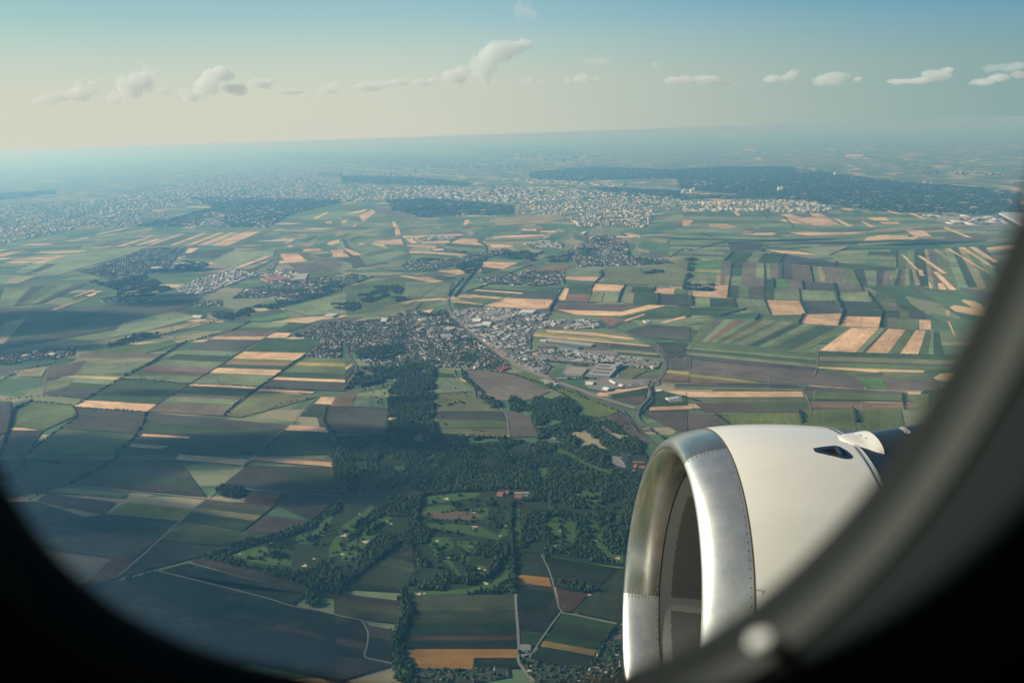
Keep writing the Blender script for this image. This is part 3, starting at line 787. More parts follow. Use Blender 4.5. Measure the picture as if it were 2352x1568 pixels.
def blob(name, tg, x, y, rx, ry, mat, zo):
    c = gp(*cp(tg, [(x, y)])[0]); ph = random.uniform(0, 6); n = 20
    V = []
    for i in range(n):
        a = 2*math.pi*i/n; k = 1+.28*math.sin(3*a+ph)+.15*math.sin(5*a+2*ph)
        V.append((c[0]+rx*k*math.cos(a), c[1]+ry*k*math.sin(a), GZ+zo))
    tag(py_obj(name, V, [tuple(range(n))], mat), kind='structure')
for x, y, r in [(725, 308, 11), (928, 320, 7), (893, 386, 4), (915, 383, 4), (915, 402, 6), (918, 503, 12), (1118, 510, 6), (1128, 496, 6), (1095, 564, 6), (660, 600, 8), (880, 640, 6), (947, 790, 8), (988, 800, 6),
                (1160, 714, 6), (1000, 888, 12), (535, 965, 8), (572, 962, 5), (1578, 454, 6), (1508, 530, 6), (1567, 552, 5), (1474, 635, 7), (1518, 652, 7), (1762, 598, 6), (1905, 718, 9), (1885, 744, 6), (1860, 492, 4), (168, 604, 13),
                (20, 562, 12), (125, 412, 5), (345, 480, 6), (302, 396, 5), (315, 460, 4), (130, 272, 5), (10, 690, 8), (1606, -97, 5), (740, 712, 4), (1855, 262, 4)]:
    blob('bunker', 'H', x, y, r*.75, r*.7, M_SAND, 4.9)
for x, y, r in [(2150, 590, 8), (1870, 612, 8), (2165, 722, 6), (2100, 770, 10), (1655, 688, 5), (2200, 490, 7)]:
    blob('bunker', 'G', x, y, r*.75, r*.7, M_SAND, 4.9)
# yards
for tg, s in [('H', '1860 10 1940 20 1960 90 1930 100 1870 60'), ('H', '1230 1310 1310 1312 1300 1380 1240 1400'), ('E', '2230 1180 2340 1160 2352 1200 2260 1210'), ('E', '1670 1060 1800 1030 1960 1050 2130 1050 2110 1095 1900 1110 1800 1135 1700 1110'),
              ('E', '1520 1010 1550 955 1700 965 1800 930 1890 935 1920 1040 1740 1040'), ('E', '1310 840 1500 840 1900 855 1910 890 1780 890 1500 860'), ('E', '780 570 880 555 1200 570 1200 620 1000 640 860 660'),
              ('E', '1330 870 1900 890 2200 930 2180 970 1900 950 1500 925 1330 910'), ('E', '1400 765 1740 800 1720 825 1400 790'), ('F', '160 0 0 0 0 -10 160 -12'),
              ('C', '1640 1478 2260 1500 2300 1567 1900 1567 1740 1530')]:
    area('paved_yard', tg, s, M_YARD, 4.55)
M_RIDGE = mat_road('towngrey', (.17, .17, .15), 1/30.)

# ------------------------------------------------------------------ polygon sampling
def inpoly(P, poly):
    x, y = P[:, 0], P[:, 1]; ins = np.zeros(len(P), bool); n = len(poly); j = n-1
    for i in range(n):
        xi, yi = poly[i][:2]; xj, yj = poly[j][:2]
        c = ((yi > y) != (yj > y)) & (x < (xj-xi)*(y-yi)/(yj-yi+1e-12)+xi); ins ^= c; j = i
    return ins
ENGINE_PX = [(1425, 1568), (1428, 1300), (1470, 1100), (1540, 1010), (1650, 975), (1900, 975), (2100, 960), (2352, 900), (2352, 1568)]
def visible(P):
    q = proj(P); m = (q[:, 0] > -30) & (q[:, 0] < 2380) & (q[:, 1] < 1600)
    return m & ~inpoly(q, ENGINE_PX)
def sample(poly, sp, jit=.45, rot=0.):
    A = np.array([p[:2] for p in poly]); c, s = math.cos(rot), math.sin(rot); Rm = np.array([[c, -s], [s, c]])
    B = A@Rm; lo, hi = B.min(0), B.max(0)
    X, Y = np.meshgrid(np.arange(lo[0], hi[0], sp), np.arange(lo[1], hi[1], sp)); G = np.stack([X.ravel(), Y.ravel()], -1)
    G += rng.uniform(-jit, jit, G.shape)*sp; G = G@Rm.T
    return G[inpoly(G, A)]
# ------------------------------------------------------------------ trees
def ico(sub):
    import bmesh
    bm = bmesh.new(); bmesh.ops.create_icosphere(bm, subdivisions=sub, radius=1)
    V = np.array([v.co[:] for v in bm.verts]); F = np.array([[v.index for v in f.verts] for f in bm.faces]); bm.free(); return V, F
IV0, IF0 = ico(1); IV1, IF1 = ico(2)
def lump(V, seed, amp=.35, fr=1.6):
    out = []
    for v in V:
        k = 1+amp*mnoise.noise(Vector(v)*fr+Vector((seed*7.3, seed*1.7, 0)))*2
        out.append(v*k)
    return np.array(out)
def crown_proto(seed, tall=1.0):
    """crown of unit width: lumps plus leaf-clump faces, base at z=0"""
    r = random.Random(seed); Vs, Fs, off = [], [], 0
    for i in range(7):
        a = r.uniform(0, 6.28); d = 0 if i == 0 else r.uniform(.15, .34); s = r.uniform(.2, .3) if i else .36
        z = .5*tall if i == 0 else r.uniform(.25, .95)*tall
        v = lump(IV1, seed*9+i, .4, 2.2)*s*np.array([1, 1, 1.1])+np.array([d*math.cos(a), d*math.sin(a), z])
        keep = np.array([r.random() > .12 for _ in IF1]); f = IF1[keep]+off; Vs.append(v); Fs.append(f); off += len(v)
    V = np.concatenate(Vs); F = np.concatenate(Fs)
    q, fq = [], []; n = 0
    for i in range(160):                            # loose leaf clumps on the outside
        b = V[r.randrange(len(V))]; c = np.array([0, 0, .5*tall]); d = b-c; p = c+d*r.uniform(1.0, 1.22); s = r.uniform(.03, .07)
        A = np.array([[r.gauss(0, 1) for _ in range(3)] for _ in range(3)])*s; q.append(p+A); fq.append([n, n+1, n+2]); n += 3
    return np.concatenate([V]+q), np.concatenate([F, np.array(fq)+off])
def small_lumps(seed):
    v = lump(IV0, seed, .5, 1.9); v[:, 2] = v[:, 2]*.5+.5; v[:, :2] *= .5; return v, IF0
def merged(name, P, Wd, Ht, protos, label=None, cat=None, kind='stuff', z0=.12, mat=None):
    Vs, Fs, off = [], [], 0
    idx = rng.integers(0, len(protos), len(P)); ang = rng.uniform(0, 6.28, len(P))
    for k, (v, f) in enumerate(protos):
        m = idx == k; n = m.sum()
        if not n: continue
        c, s = np.cos(ang[m])[:, None], np.sin(ang[m])[:, None]
        x = (v[None, :, 0]*c-v[None, :, 1]*s)*Wd[m, None]+P[m, 0, None]; y = (v[None, :, 0]*s+v[None, :, 1]*c)*Wd[m, None]+P[m, 1, None]
        z = (v[None, :, 2]+0*x)*Ht[m, None]*(1-z0)+GZ+Ht[m, None]*z0
        Vs.append(np.stack([x, y, z], -1).reshape(-1, 3)); Fs.append((f[None]+(np.arange(n)*len(v))[:, None, None]).reshape(-1, 3)+off); off += n*len(v)
    o = mesh_obj(name, np.concatenate(Vs), np.concatenate(Fs), mat or M_LEAF)
    tag(o, label, cat, kind=kind); return o
FINE = [crown_proto(i+1, 1.0) for i in range(5)]
SMALL = [small_lumps(i+20) for i in range(6)]
MED = []
for i in range(5):
    v = lump(IV1, i+40, .55, 2.4); v[:, :2] *= .5; v[:, 2] = v[:, 2]*.5+.5; MED.append((v, IF1))
CLEAR = [gpts(l.split(' ', 1)[0], l.split(' ', 1)[1]) for l in FAIR.split('\n')]
CLEAR += [gpts('H', s) for s in ('560 385 620 378 900 385 980 405 985 455 900 470 700 465 590 440', '1070 235 1190 235 1310 255 1310 310 1180 315 1070 300', '1600 265 1660 265 1660 300 1600 300', '1840 0 2200 0 2200 200 1980 130 1840 70', '820 325 1000 320 1000 350 900 380 810 380', '750 170 800 150 800 220 750 230', '490 965 1195 965 1195 1100 490 1100')]
CLEAR += [gpts('G', '1870 640 2060 655 2250 630 2270 690 2180 750 2100 785 2010 780 1950 700')]
CLEAR += [gpts('E', s) for s in ('1110 1270 1200 1270 1210 1330 1265 1300 1310 1310 1375 1445 1150 1455', '1560 1400 1700 1420 1850 1540 1820 1560 1650 1470 1540 1430', '1750 1370 1800 1370 1960 1480 1930 1490', '1480 1480 1800 1567 1780 1567 1470 1500', '1085 1150 1158 1150 1160 1600 1150 1600')]
CLEAR += [gpts('H', s) for s in ('1152 0 1165 0 1165 240 1152 240', '1250 -20 1330 -60 1340 -50 1260 0', '1330 90 1380 85 1360 160', '60 60 160 40 180 100 90 120', '200 150 300 130 330 180 210 200', '590 60 640 50 650 90 600 95')]
WOODS = '''E 440 920 640 965 650 1100 640 1250 655 1420 700 1440 1150 1452 1158 1480 1350 1460 1440 1460 1530 1460 1560 1410 1750 1350 1850 1340 1950 1420 2100 1520 2200 1600 0 1600 0 1460 300 1440 320 1250 330 1120 420 1000
E 1030 1240 1110 1190 1200 1170 1260 1205 1330 1175 1560 1180 1640 1250 1700 1310 1690 1350 1570 1420 1530 1465 1350 1460 1330 1390 1250 1290 1180 1262 1090 1260
E 130 970 420 975 380 1040 230 1080 30 1112
E 90 870 180 830 430 800 440 870 300 905 130 912
E 830 985 900 1080 980 1165 1110 1185 1050 1235 960 1180 910 1100 830 1040
H 0 -40 1500 -80 2050 -20 2150 100 2200 760 1960 770 1790 740 1650 720 1560 690 1440 680 1380 670 1230 650 1225 600 1260 420 1330 390 1430 400 1440 320 1250 330 1150 250 1060 250 780 262 560 285 520 480 640 530 580 620 500 620 490 680 600 770 560 850 500 900 430 930 440 1000 500 1100 440 1200 420 1300 470 1420 500 1500 470 1567 370 1567 360 1440 350 1250 400 1150 420 1050 405 950 480 890 560 830 500 690 420 600 300 700 90 860 0 930 0 700 100 520 260 380 330 350 340 240 0 260
H 900 590 1100 600 1150 620 1150 680 1080 800 1000 860 870 900 740 880 700 940 520 930 560 850 620 810 700 830 860 850 1000 830 1050 720 920 700
H 640 380 760 340 900 320 1060 320 1050 360 860 350 700 400
H 850 935 1000 925 1150 870 1150 760 1200 760 1200 965 870 968
H 1480 860 1600 880 1780 940 1700 960 1530 910
G 1400 690 1700 600 1950 540 2150 470 2352 330 2352 380 2150 510 1950 580 1700 650 1560 700 1700 750 1960 800 2130 810 2250 720 2352 700 2352 960 2250 960 2100 900 1700 790
G 1680 690 1850 670 1980 690 1960 720 1800 700
G 1490 250 1520 215 1700 240 1720 270 1640 300 1540 290
G 2110 910 2200 950 2200 1050 2110 1030
E 100 480 240 410 390 405 430 430 400 470 480 500 380 515 330 470 200 520 150 525
E 0 525 130 520 130 570 90 582 0 560
E 2060 300 2120 290 2230 300 2200 322 2080 320
F 0 212 100 220 60 320 40 400 220 395 210 440 0 430 0 395 25 320 40 240
E 780 270 880 230 1000 225 930 300 860 320
E 960 210 1180 170 1400 170 1320 235 1100 215
E 1500 205 1600 170 1560 240 1420 240
D 1180 300 1260 235 1440 250 1380 300
D 1560 600 1750 550 2000 490 2352 370 2352 440 2050 520 1800 590 1600 640 1430 630
D 730 810 900 750 1100 730 1100 760 900 790 740 825
D 620 380 800 370 1000 330 1180 420 1080 470 800 490 820 440
B 300 1380 600 1370 900 1390 1200 1425 1180 1480 850 1485 550 1500 350 1450
B 0 1210 500 1222 900 1262 850 1285 400 1270 0 1260
B 1300 1190 1700 1150 2352 1170 2352 1235 2000 1235 1650 1250 1300 1235
B 1700 1290 2352 1315 2352 1360 1900 1350
C 0 1170 300 1150 700 1150 1100 1205 1500 1255 2000 1290 2330 1330 2320 1480 1650 1470 1300 1452 1000 1408 600 1365 300 1335 0 1300
C 0 1340 400 1350 600 1372 0 1375
A 1200 1500 1500 1420 1900 1380 1950 1400 1500 1480 1300 1567 900 1567
A 1300 1360 2352 1380 2352 1400 2000 1480 1850 1567 1500 1567 1560 1470
A 2180 1195 2352 1190 2352 1225 2200 1215
A 0 1330 400 1310 380 1340 0 1380'''
def dens(d):      # spacing by distance
    return np.interp(d, [1500, 3000, 6000, 15000, 30000], [7.0, 8.0, 15, 42, 90])
wood_id = 0
SHOW_TREES = []
for ln in WOODS.split('\n'):
    tg, s = ln.split(' ', 1); pr_ = [((x-random.uniform(5, 90) if x <= 2 and tg in 'EHC' else x), y) for x, y in parse(s)]; poly = gpts(tg, pr_); A = np.array(poly)[:, :2]; dm = np.median(np.linalg.norm(A, axis=1))
    sp = float(dens(dm))
    P = sample(poly, sp, .5)
    for c in CLEAR: P = P[~inpoly(P, c)]
    nz = np.array([mnoise.noise(Vector((p[0]/90., p[1]/90., 1.3))) for p in P]); P = P[nz > (-.27 if dm < 6000 else -.03)]
    P3 = np.c_[P, np.full(len(P), GZ)]; P = P[visible(P3)]
    if len(P) < 3: continue
    Wd = rng.choice([.8, 1.1, 1.35, 1.75], len(P), p=[.3, .35, .25, .1])*rng.uniform(.85, 1.15, len(P))*sp; Ht = rng.uniform(8, 17, len(P))*(1 if dm < 6000 else 1.2)*(1+.55*nz[nz > (-.27 if dm < 6000 else -.03)][visible(P3)])
    near = dm < 5200
    o = merged('woodland', P, Wd, Ht, MED if near else SMALL, 'dense green woodland of broadleaved trees' if near else 'hazy dark woodland on the plain', 'woodland')
# tree rows: points collected, nearest ones become single trees
ROWS = '''H 1180 330 1175 500 1185 700 1195 960|9|15
H 1160 20 1160 250|9|14
G 1410 705 1560 670 1700 625 1900 560 2100 500 2250 420 2352 340|9|13
G 1420 715 1600 760 1800 800 2000 850 2120 900|9|14
G 1700 720 1780 725 1850 700 1960 740|11|12
G 1830 640 1900 640 1960 650|10|11
G 2100 600 2200 560 2262 480|9|13
H 90 510 160 450 250 390 290 370|7|15
H 170 560 240 510 300 470|7|15
H 20 660 100 640 130 690|12|12
H 430 960 470 1050 440 1150 400 1250 430 1350 440 1450 400 1520|7|13
H 400 1000 430 1100 400 1200 390 1300 400 1400 420 1500|8|13
H 510 650 540 720 600 790|9|13
H 650 640 700 700 660 740|8|13
H 820 640 850 700 830 760 870 830|9|13
H 1500 460 1530 520 1520 590 1550 610|10|13
H 1620 430 1640 540 1620 640|8|14
H 560 350 640 360|10|12
H 700 400 860 385 1000 400|11|11
H 600 460 760 455 940 470|12|10
H 620 530 780 545 850 570|10|12
H 1030 440 1080 520 1120 480|9|14
H 1400 690 1410 740|8|11
H 1480 870 1560 900 1660 930 1760 940|8|11
H 1900 1170 1840 1260 1780 1380 1720 1470|8|10
H 1230 1380 1260 1440 1300 1490|8|10
H 1560 1420 1650 1470 1700 1490|14|8
D 1720 655 1600 715 1480 740 1370 770 1270 795 1160 860 1050 930 940 985 830 1045 690 1130 590 1190 520 1235|11|11
D 2110 880 2000 950 1900 1030 1790 1100 1640 1210 1540 1300|12|11
D 1760 790 1640 870 1560 930 1400 1030 1310 1085 1190 1160|16|8
D 1010 1280 990 1350 940 1440 860 1510 780 1567|11|11
D 840 1048 1000 1050 1150 1065 1310 1085 1450 1083 1600 1092 1790 1105 2000 1110 2180 1125|15|8
D 510 1240 700 1252 860 1262 1010 1275|15|8
D 510 1240 540 1300 430 1380 300 1470 200 1567|11|9
D 220 1200 350 1210 510 1225|17|7
D 220 1200 100 1250 60 1380 30 1500|9|12
D 100 1250 40 1480 0 1567|12|10
D 1520 640 1350 670 1200 720 1100 745 900 800 760 825|13|9
D 0 1190 280 1160 600 1165|22|7
D 2260 1240 2230 1330 2300 1430 2352 1500|10|10
E 0 1500 20 1567|9|12
D 1850 1255 1940 1220 2050 1195 2150 1180|22|9
D 0 1060 100 1010 200 970 400 930|16|9
G 490 205 560 160 660 110 760 60 820 0|7|12
G 200 310 300 260 350 250|18|6
G 320 50 420 60|7|9
G 1080 808 900 850 820 880|8|8
G 0 180 100 120 170 70 160 20|12|10
E 640 1150 760 1155 900 1150|20|8
E 740 1230 800 1205 860 1220|11|11
E 900 1400 960 1405 1000 1408|9|7
E 700 1440 900 1445 1150 1455|8|12
E 830 985 870 1060 960 1120 985 1170|10|12
E 860 985 1000 985 1180 1015 1320 1060 1440 1100|9|10
E 1450 1110 1540 1160 1600 1220|9|11
E 1480 1100 1640 1160 1760 1210 1900 1265 1990 1310|17|9
E 1960 1290 2000 1350 2070 1430|12|9
E 2130 1110 2150 1200 2080 1270 2055 1300|9|10
E 2135 1400 2260 1480 2340 1560|12|9
E 1340 870 1500 880 1700 910 1780 940|10|11
E 1330 920 1500 930 1640 950 1740 955|12|11
E 1560 1045 1700 1040 1760 1050|11|12
E 1310 260 1200 300 1070 365 960 415 860 445|9|11
E 1790 290 1800 330 1740 390 1720 425|10|11
E 1960 400 1930 440 1910 520|9|12
E 2165 410 2150 450|9|12
E 2185 455 2180 535|9|12
E 1525 420 1480 500 1430 580|9|12
E 2352 150 2260 210|14|10
E 940 100 1000 130 1005 200 960 260 880 350 780 480|9|12
E 560 520 480 600|14|9
E 840 350 760 440 740 480|9|11
F 560 150 545 168|9|11
F 345 168 290 228|10|11
F 705 185 665 250|10|11
F 340 240 330 330 320 400 310 485|13|10
F 562 250 568 350 566 410 562 490 610 605|12|10
F 685 255 692 355|12|10
F 880 268 900 375|14|10
F 1175 290 1210 360 1245 440|12|10
F 1060 235 1050 275|12|11
F 1475 165 1475 275|14|9
F 1150 135 1010 192|12|10
F 625 355 630 415|9|12
F 825 372 830 430|9|12
F 1040 385 1060 450 1075 510 1110 575 1080 670|8|13
F 1280 450 1310 500 1360 565|8|13
F 805 430 815 510 850 600|12|10
F 1380 570 1370 640 1358 690|9|12
F 835 600 800 662|9|12
F 65 475 70 545|9|12
F 350 488 370 555|9|11
F 430 562 340 590 250 612|9|11
F 525 610 500 642|7|13
F 870 530 1065 505|40|8
F 812 1275 832 1370|7|12
F 1175 1255 1200 1330 1215 1410|7|12
F 1515 1150 1530 1260|14|10
F 225 1290 330 1365|8|10
F 300 95 100 150|12|10
F 130 45 215 68|12|11
F 0 1170 130 1205|12|9
F 930 860 1400 875 1800 885|22|7
C 530 1460 590 1505|14|11
C 700 1500 770 1567|14|11
B 0 1535 250 1530 400 1540|24|9'''
ROWP = []
for ln in ROWS.split('\n'):
    s, sp, h = ln.split('|'); tg, s = s.split(' ', 1); P = [np.array(p) for p in gpts(tg, s)]; sp = float(sp)
    for a, b in zip(P[:-1], P[1:]):
        n = max(1, int(np.linalg.norm(b-a)/sp))
        for k in range(n):
            t = (k+random.uniform(-.3, .3))/n; p = a*(1-t)+b*t
            if random.random() < .1: continue
            hh = float(h)*random.uniform(.65, 1.25)
            ROWP.append((p[0]+random.gauss(0, 1.8), p[1]+random.gauss(0, 1.8), hh*random.uniform(.65, .9), hh, 0))
            if random.random() < .4: ROWP.append((p[0]+random.gauss(0, 4), p[1]+random.gauss(0, 4), hh*.6, hh*.55, 0))
# golf and garden scatter
for tg, s, n, h in [('H', '570 280 1150 290 1150 560 600 500', 50, 11), ('H', '0 480 340 380 340 640 60 860 0 860', 40, 12), ('H', '560 580 1130 600 1150 900 700 860', 70, 12), ('H', '1420 420 1620 430 1700 650 1450 640', 30, 12),
                    ('H', '1640 250 1940 300 1950 700 1800 680', 90, 13), ('G', '1600 690 2352 480 2352 760 2100 800', 60, 11), ('G', '0 20 480 40 300 200 0 200', 4, 8), ('E', '650 970 1040 1240 1150 1430 660 1430', 12, 9),
                    ('E', '20 1080 420 1050 320 1250 100 1120', 40, 9), ('E', '1570 1290 2000 1330 2100 1500 1700 1420', 60, 9)]:
    pl = gpts(tg, s); A = np.array(pl)[:, :2]; c = 0
    while c < n:
        q = rng.uniform(A.min(0), A.max(0)); 
        if inpoly(q[None], A)[0]:
            hh = h*random.uniform(.5, 1.2); ROWP.append((q[0], q[1], hh*random.uniform(.7, 1.05), hh, 1)); c += 1
ROWP = np.array(ROWP); ROWP = ROWP[visible(np.c_[ROWP[:, :2], np.full(len(ROWP), GZ)])]
pond = gpts('G', '1880 650 2060 665 2240 640 2262 690 2180 740 2100 770 2030 772 2020 740 1960 700'); ROWP = ROWP[~inpoly(ROWP[:, :2], pond)]
# size in the picture = height / distance
d = np.sqrt(ROWP[:, 0]**2+ROWP[:, 1]**2+ALT**2); order = np.argsort(-ROWP[:, 3]/d); ROWP = ROWP[order]
single, rest = ROWP[:290], ROWP[290:]
merged('hedgerow_trees', rest[:, :2], rest[:, 2], rest[:, 3], MED, 'rows of hedgerow trees between the fields', 'hedgerow', z0=.08)
PROTO = []
for i, (v, f) in enumerate(FINE):
    cm = raw_mesh('crown', v, f, M_LEAF)
    V, F = [], []
    for k, (z, r) in enumerate([(-.02, .045), (.12, .03), (.5, .014)]):
        for a in range(6): V.append((r*math.cos(a*1.047), r*math.sin(a*1.047), z))
    for k in range(2):
        for a in range(6): F.append((k*6+a, k*6+(a+1) % 6, k*6+6+(a+1) % 6, k*6+6+a))
    for k in range(4):                              # limbs
        a = k*1.6+i; b = len(V); V += [(0, .012, .22), (.012, -.01, .22), (-.012, -.01, .22), (.26*math.cos(a), .26*math.sin(a), .55)]
        F += [(b, b+1, b+3), (b+1, b+2, b+3), (b+2, b, b+3)]
    PROTO.append((cm, py_mesh('trunk', V, F, M_BARK)))
REG = [('stream', 'broadleaved tree by the dark winding stream beside the orange wheat field', 'trees lining the winding stream', [(880, 1360), (970, 1360), (970, 1568), (880, 1568)]),
       ('alley', 'tall tree in the straight avenue between golf course and lane', 'avenue trees along the golf course', [(1160, 1100), (1200, 1100), (1200, 1370), (1160, 1370)]),
       ('golfL', 'bushy tree on the golf course beside the pond', 'trees around the golf pond', [(450, 1150), (784, 1150), (784, 1360), (450, 1360)]),
       ('golfC', 'round tree scattered over the sandy bunkered fairways', 'trees among the central fairways', [(784, 1120), (1160, 1120), (1160, 1370), (784, 1370)]),
       ('golfR', 'dark tree standing between the fairways close to the engine', 'trees among the fairways near the engine', [(1200, 1100), (1450, 1100), (1450, 1310), (1200, 1310)]),
       ('south', 'low tree along the lanes by the allotment houses', 'trees near the allotment houses', [(1200, 1310), (1450, 1310), (1450, 1568), (1200, 1568)])]
for p in single:
    q = proj([p[0], p[1], GZ]); lab, grp = 'lone farmland tree among the shaded fields left of the golf course', 'farmland trees in the shade'
    for _, l, g, pl in REG:
        if inpoly(q[None], pl)[0]: lab, grp = l, g; break
    e = empty('tree', (p[0], p[1], GZ)); e.scale = (p[2], p[2], p[3]); e.rotation_euler.z = random.uniform(0, 6.28)
    tag(e, lab, 'tree', grp); cm, tm = random.choice(PROTO)
    link(bpy.data.objects.new('crown', cm), e); link(bpy.data.objects.new('trunk', tm), e)

# ------------------------------------------------------------------ houses
def house_arr(cx, cy, w, l, h, rh, ang):
    """arrays of gabled houses -> V (n*10,3), tris; per face kind 0 wall 1 roof"""
    n = len(cx); b = np.array([(-1, -1, 0), (1, -1, 0), (1, 1, 0), (-1, 1, 0), (-1, -1, 1), (1, -1, 1), (1, 1, 1), (-1, 1, 1), (0, -1, 2), (0, 1, 2)], float)
    X = b[None, :, 0]*w[:, None]/2; Y = b[None, :, 1]*l[:, None]/2; Z = np.where(b[None, :, 2] == 0, 0, np.where(b[None, :, 2] == 1, h[:, None], (h+rh)[:, None]))
    c, s = np.cos(ang)[:, None], np.sin(ang)[:, None]
    V = np.stack([X*c-Y*s+cx[:, None], X*s+Y*c+cy[:, None], Z+GZ], -1).reshape(-1, 3)
    f = np.array([(0, 1, 5), (0, 5, 4), (1, 2, 6), (1, 6, 5), (2, 3, 7), (2, 7, 6), (3, 0, 4), (3, 4, 7), (4, 5, 8), (6, 7, 9), (5, 6, 9), (5, 9, 8), (7, 4, 8), (7, 8, 9)])
    F = (f[None]+(np.arange(n)*10)[:, None, None]).reshape(-1, 3); K = np.tile([0]*10+[1]*4, n)
    return V, F, K
ROOF = np.array([(.10, .09, .085), (.20, .09, .06), (.28, .12, .08), (.09, .09, .10), (.62, .57, .48), (.15, .12, .10), (.36, .17, .11), (.50, .50, .48)])
WALL = np.array([(.70, .66, .56), (.62, .58, .48), (.78, .76, .70), (.55, .45, .30), (.72, .62, .44), (.5, .5, .48)])
def town(tg, s, sp, size, big=0., rot=0., fill=.8, tree=.5, ground=True, hgt=(3, 6.5), kind='h', pale=False):
    poly = gpts(tg, s)
    if ground: 
        pl = [(p[0], p[1], GZ+4.1) for p in poly]; o = py_obj('town_ground', pl, [tuple(range(len(pl)))], M_RIDGE if kind == 'i' else M_TOWN)
        if o.data.polygons[0].normal.z < 0: o.data.flip_normals()
        tag(o, kind='structure')
    P = sample(poly, sp, .16, rot); P = P[rng.random(len(P)) < fill]
    cl = np.array([mnoise.noise(Vector((p[0]/(sp*9), p[1]/(sp*9), 5))) for p in P]) if len(P) else np.zeros(0); P = P[cl > -.28]
    P = P[visible(np.c_[P, np.full(len(P), GZ)])]; n = len(P)
    if n == 0: return []
    w = rng.uniform(size*.7, size*1.2, n); l = w*rng.uniform(1.1, 1.9, n); h = rng.uniform(*hgt, n); rh = np.where(rng.random(n) < .75, w*.28, .3)
    isb = rng.random(n) < big; w = np.where(isb, w*rng.uniform(1.6, 3, n), w); l = np.where(isb, l*rng.uniform(1.5, 3.2, n), l); h = np.where(isb, h*1.3, h); rh = np.where(isb, .4, rh)
    ang = rot+np.where(rng.random(n) < .5, 0, math.pi/2)+rng.normal(0, .08, n)
    rc = ROOF[rng.choice(8, n, p=[.12, .16, .14, .06, .2, .1, .1, .12])].copy(); rc[isb] = rng.uniform(.22, .62, (isb.sum(), 1))*np.array([[1, .97, .9]])
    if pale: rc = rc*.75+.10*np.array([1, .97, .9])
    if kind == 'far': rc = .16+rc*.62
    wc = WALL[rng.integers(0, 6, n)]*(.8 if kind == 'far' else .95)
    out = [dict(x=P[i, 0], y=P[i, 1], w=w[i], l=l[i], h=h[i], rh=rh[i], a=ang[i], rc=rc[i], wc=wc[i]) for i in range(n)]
    if tree > 0:
        T = sample(poly, sp*.8, .5, rot+.3); T = T[rng.random(len(T)) < tree]; T = T[visible(np.c_[T, np.full(len(T), GZ)])]
        if len(T) > 2: TG.append(np.c_[T, rng.uniform(.35, .75, len(T))*sp, rng.uniform(4, 11, len(T))*max(1, sp/40)])
    return out
TG = []; H1 = []; H2 = []; H3 = []
# the allotment settlements at the bottom edge
H1 += [dict(q, reg='edge') for q in town('H', '480 1482 1150 1462 1160 1530 900 1575 520 1575', 15, 7, 0, -.03, .75, .7, hgt=(2.5, 4))]
H1 += [dict(q, reg='allot') for q in town('H', '1235 1432 1330 1425 1700 1500 1800 1310 1940 1270 1960 1580 1330 1575', 13.5, 7, 0, -.25, .75, .8, hgt=(2.5, 4))]
# main town
H1 += [dict(q, reg='town') for q in town('E', '0 650 270 640 400 590 500 570 640 600 700 560 740 610 860 720 960 800 1080 890 1160 950 1080 980 900 965 780 965 640 965 440 925 240 972 100 900 130 900 440 870 430 800 180 830 90 860 40 850 0 760', 17, 9, .04, .5, .8, .6)]
H1 += [dict(q, reg='west') for q in town('D', '1990 750 2120 690 2240 660 2352 640 2352 900 2100 890 2190 820 2230 770', 15, 8.5, 0, .7, .85, .8)]
H1 += [dict(q, reg='town') for q in town('E', '240 972 440 925 640 960 600 985 430 985 300 985', 17, 9, 0, .5, .6, .6)]
STREETS = ['120 700 300 760 470 800 640 850 800 900', '300 650 360 760 420 880', '460 600 480 720 520 840 560 940', '560 640 700 700 860 780', '600 770 650 830 720 900 800 950', '40 760 200 740 400 720 560 700 700 660', '860 760 820 850 780 940', '100 690 160 780 90 860', '880 800 980 880 1080 940']
for s_ in STREETS: ribbon('road', 'E', s_, 8, M_ROAD, 5.0)
STREETS += ['600 770 650 830 690 880', '700 700 690 760 760 850 800 900', '10 720 40 860 100 960', '738 480 730 540 760 600 860 680 960 760 1080 850 1200 930']
def near_street(q, lim):
    p = np.array([q['x'], q['y']])
    for S in SEG_:
        a, b = S; t = np.clip((p-a)@(b-a)/((b-a)@(b-a)), 0, 1)
        if np.linalg.norm(a+(b-a)*t-p) < lim: return True
    return False
SEG_ = [(a[:2], b[:2]) for s_ in STREETS for P_ in [gpts('E', s_)] for a, b in zip(P_[:-1], P_[1:])]
H1 = [q for q in H1 if q['reg'] != 'town' or not near_street(q, 9)]
# industrial quarter
H1 += [dict(q, reg='works') for q in town('E', '780 560 1200 560 1420 600 1420 640 1340 700 1300 780 1305 880 1450 960 1400 1020 1200 930 1000 800 860 690 780 620', 25, 11.5, .3, .45, .6, .35, kind='i', hgt=(4, 7), pale=True)]
H1 += [dict(q, reg='works') for q in town('E', '1420 640 1620 640 1700 635 1810 680 1700 700 1420 695 1340 700', 24, 13, .35, .1, .8, .15, kind='i', hgt=(4, 7), pale=True)]
H1 += [dict(q, reg='works') for q in town('E', '1330 872 1560 860 1900 885 2200 930 2180 975 2050 965 1750 930 1340 912', 21, 11, .35, .12, .85, .2, kind='i', hgt=(3.5, 6), pale=True)]
H1 += [dict(q, reg='works') for q in town('E', '1310 845 1640 850 1640 870 1330 865', 24, 12, .4, .1, .7, .3, kind='i')]
H1 += [dict(q, reg='works') for q in town('E', '1400 1040 1500 1050 1500 1085 1420 1080', 20, 12, .4, .4, .8, .4, kind='i')]
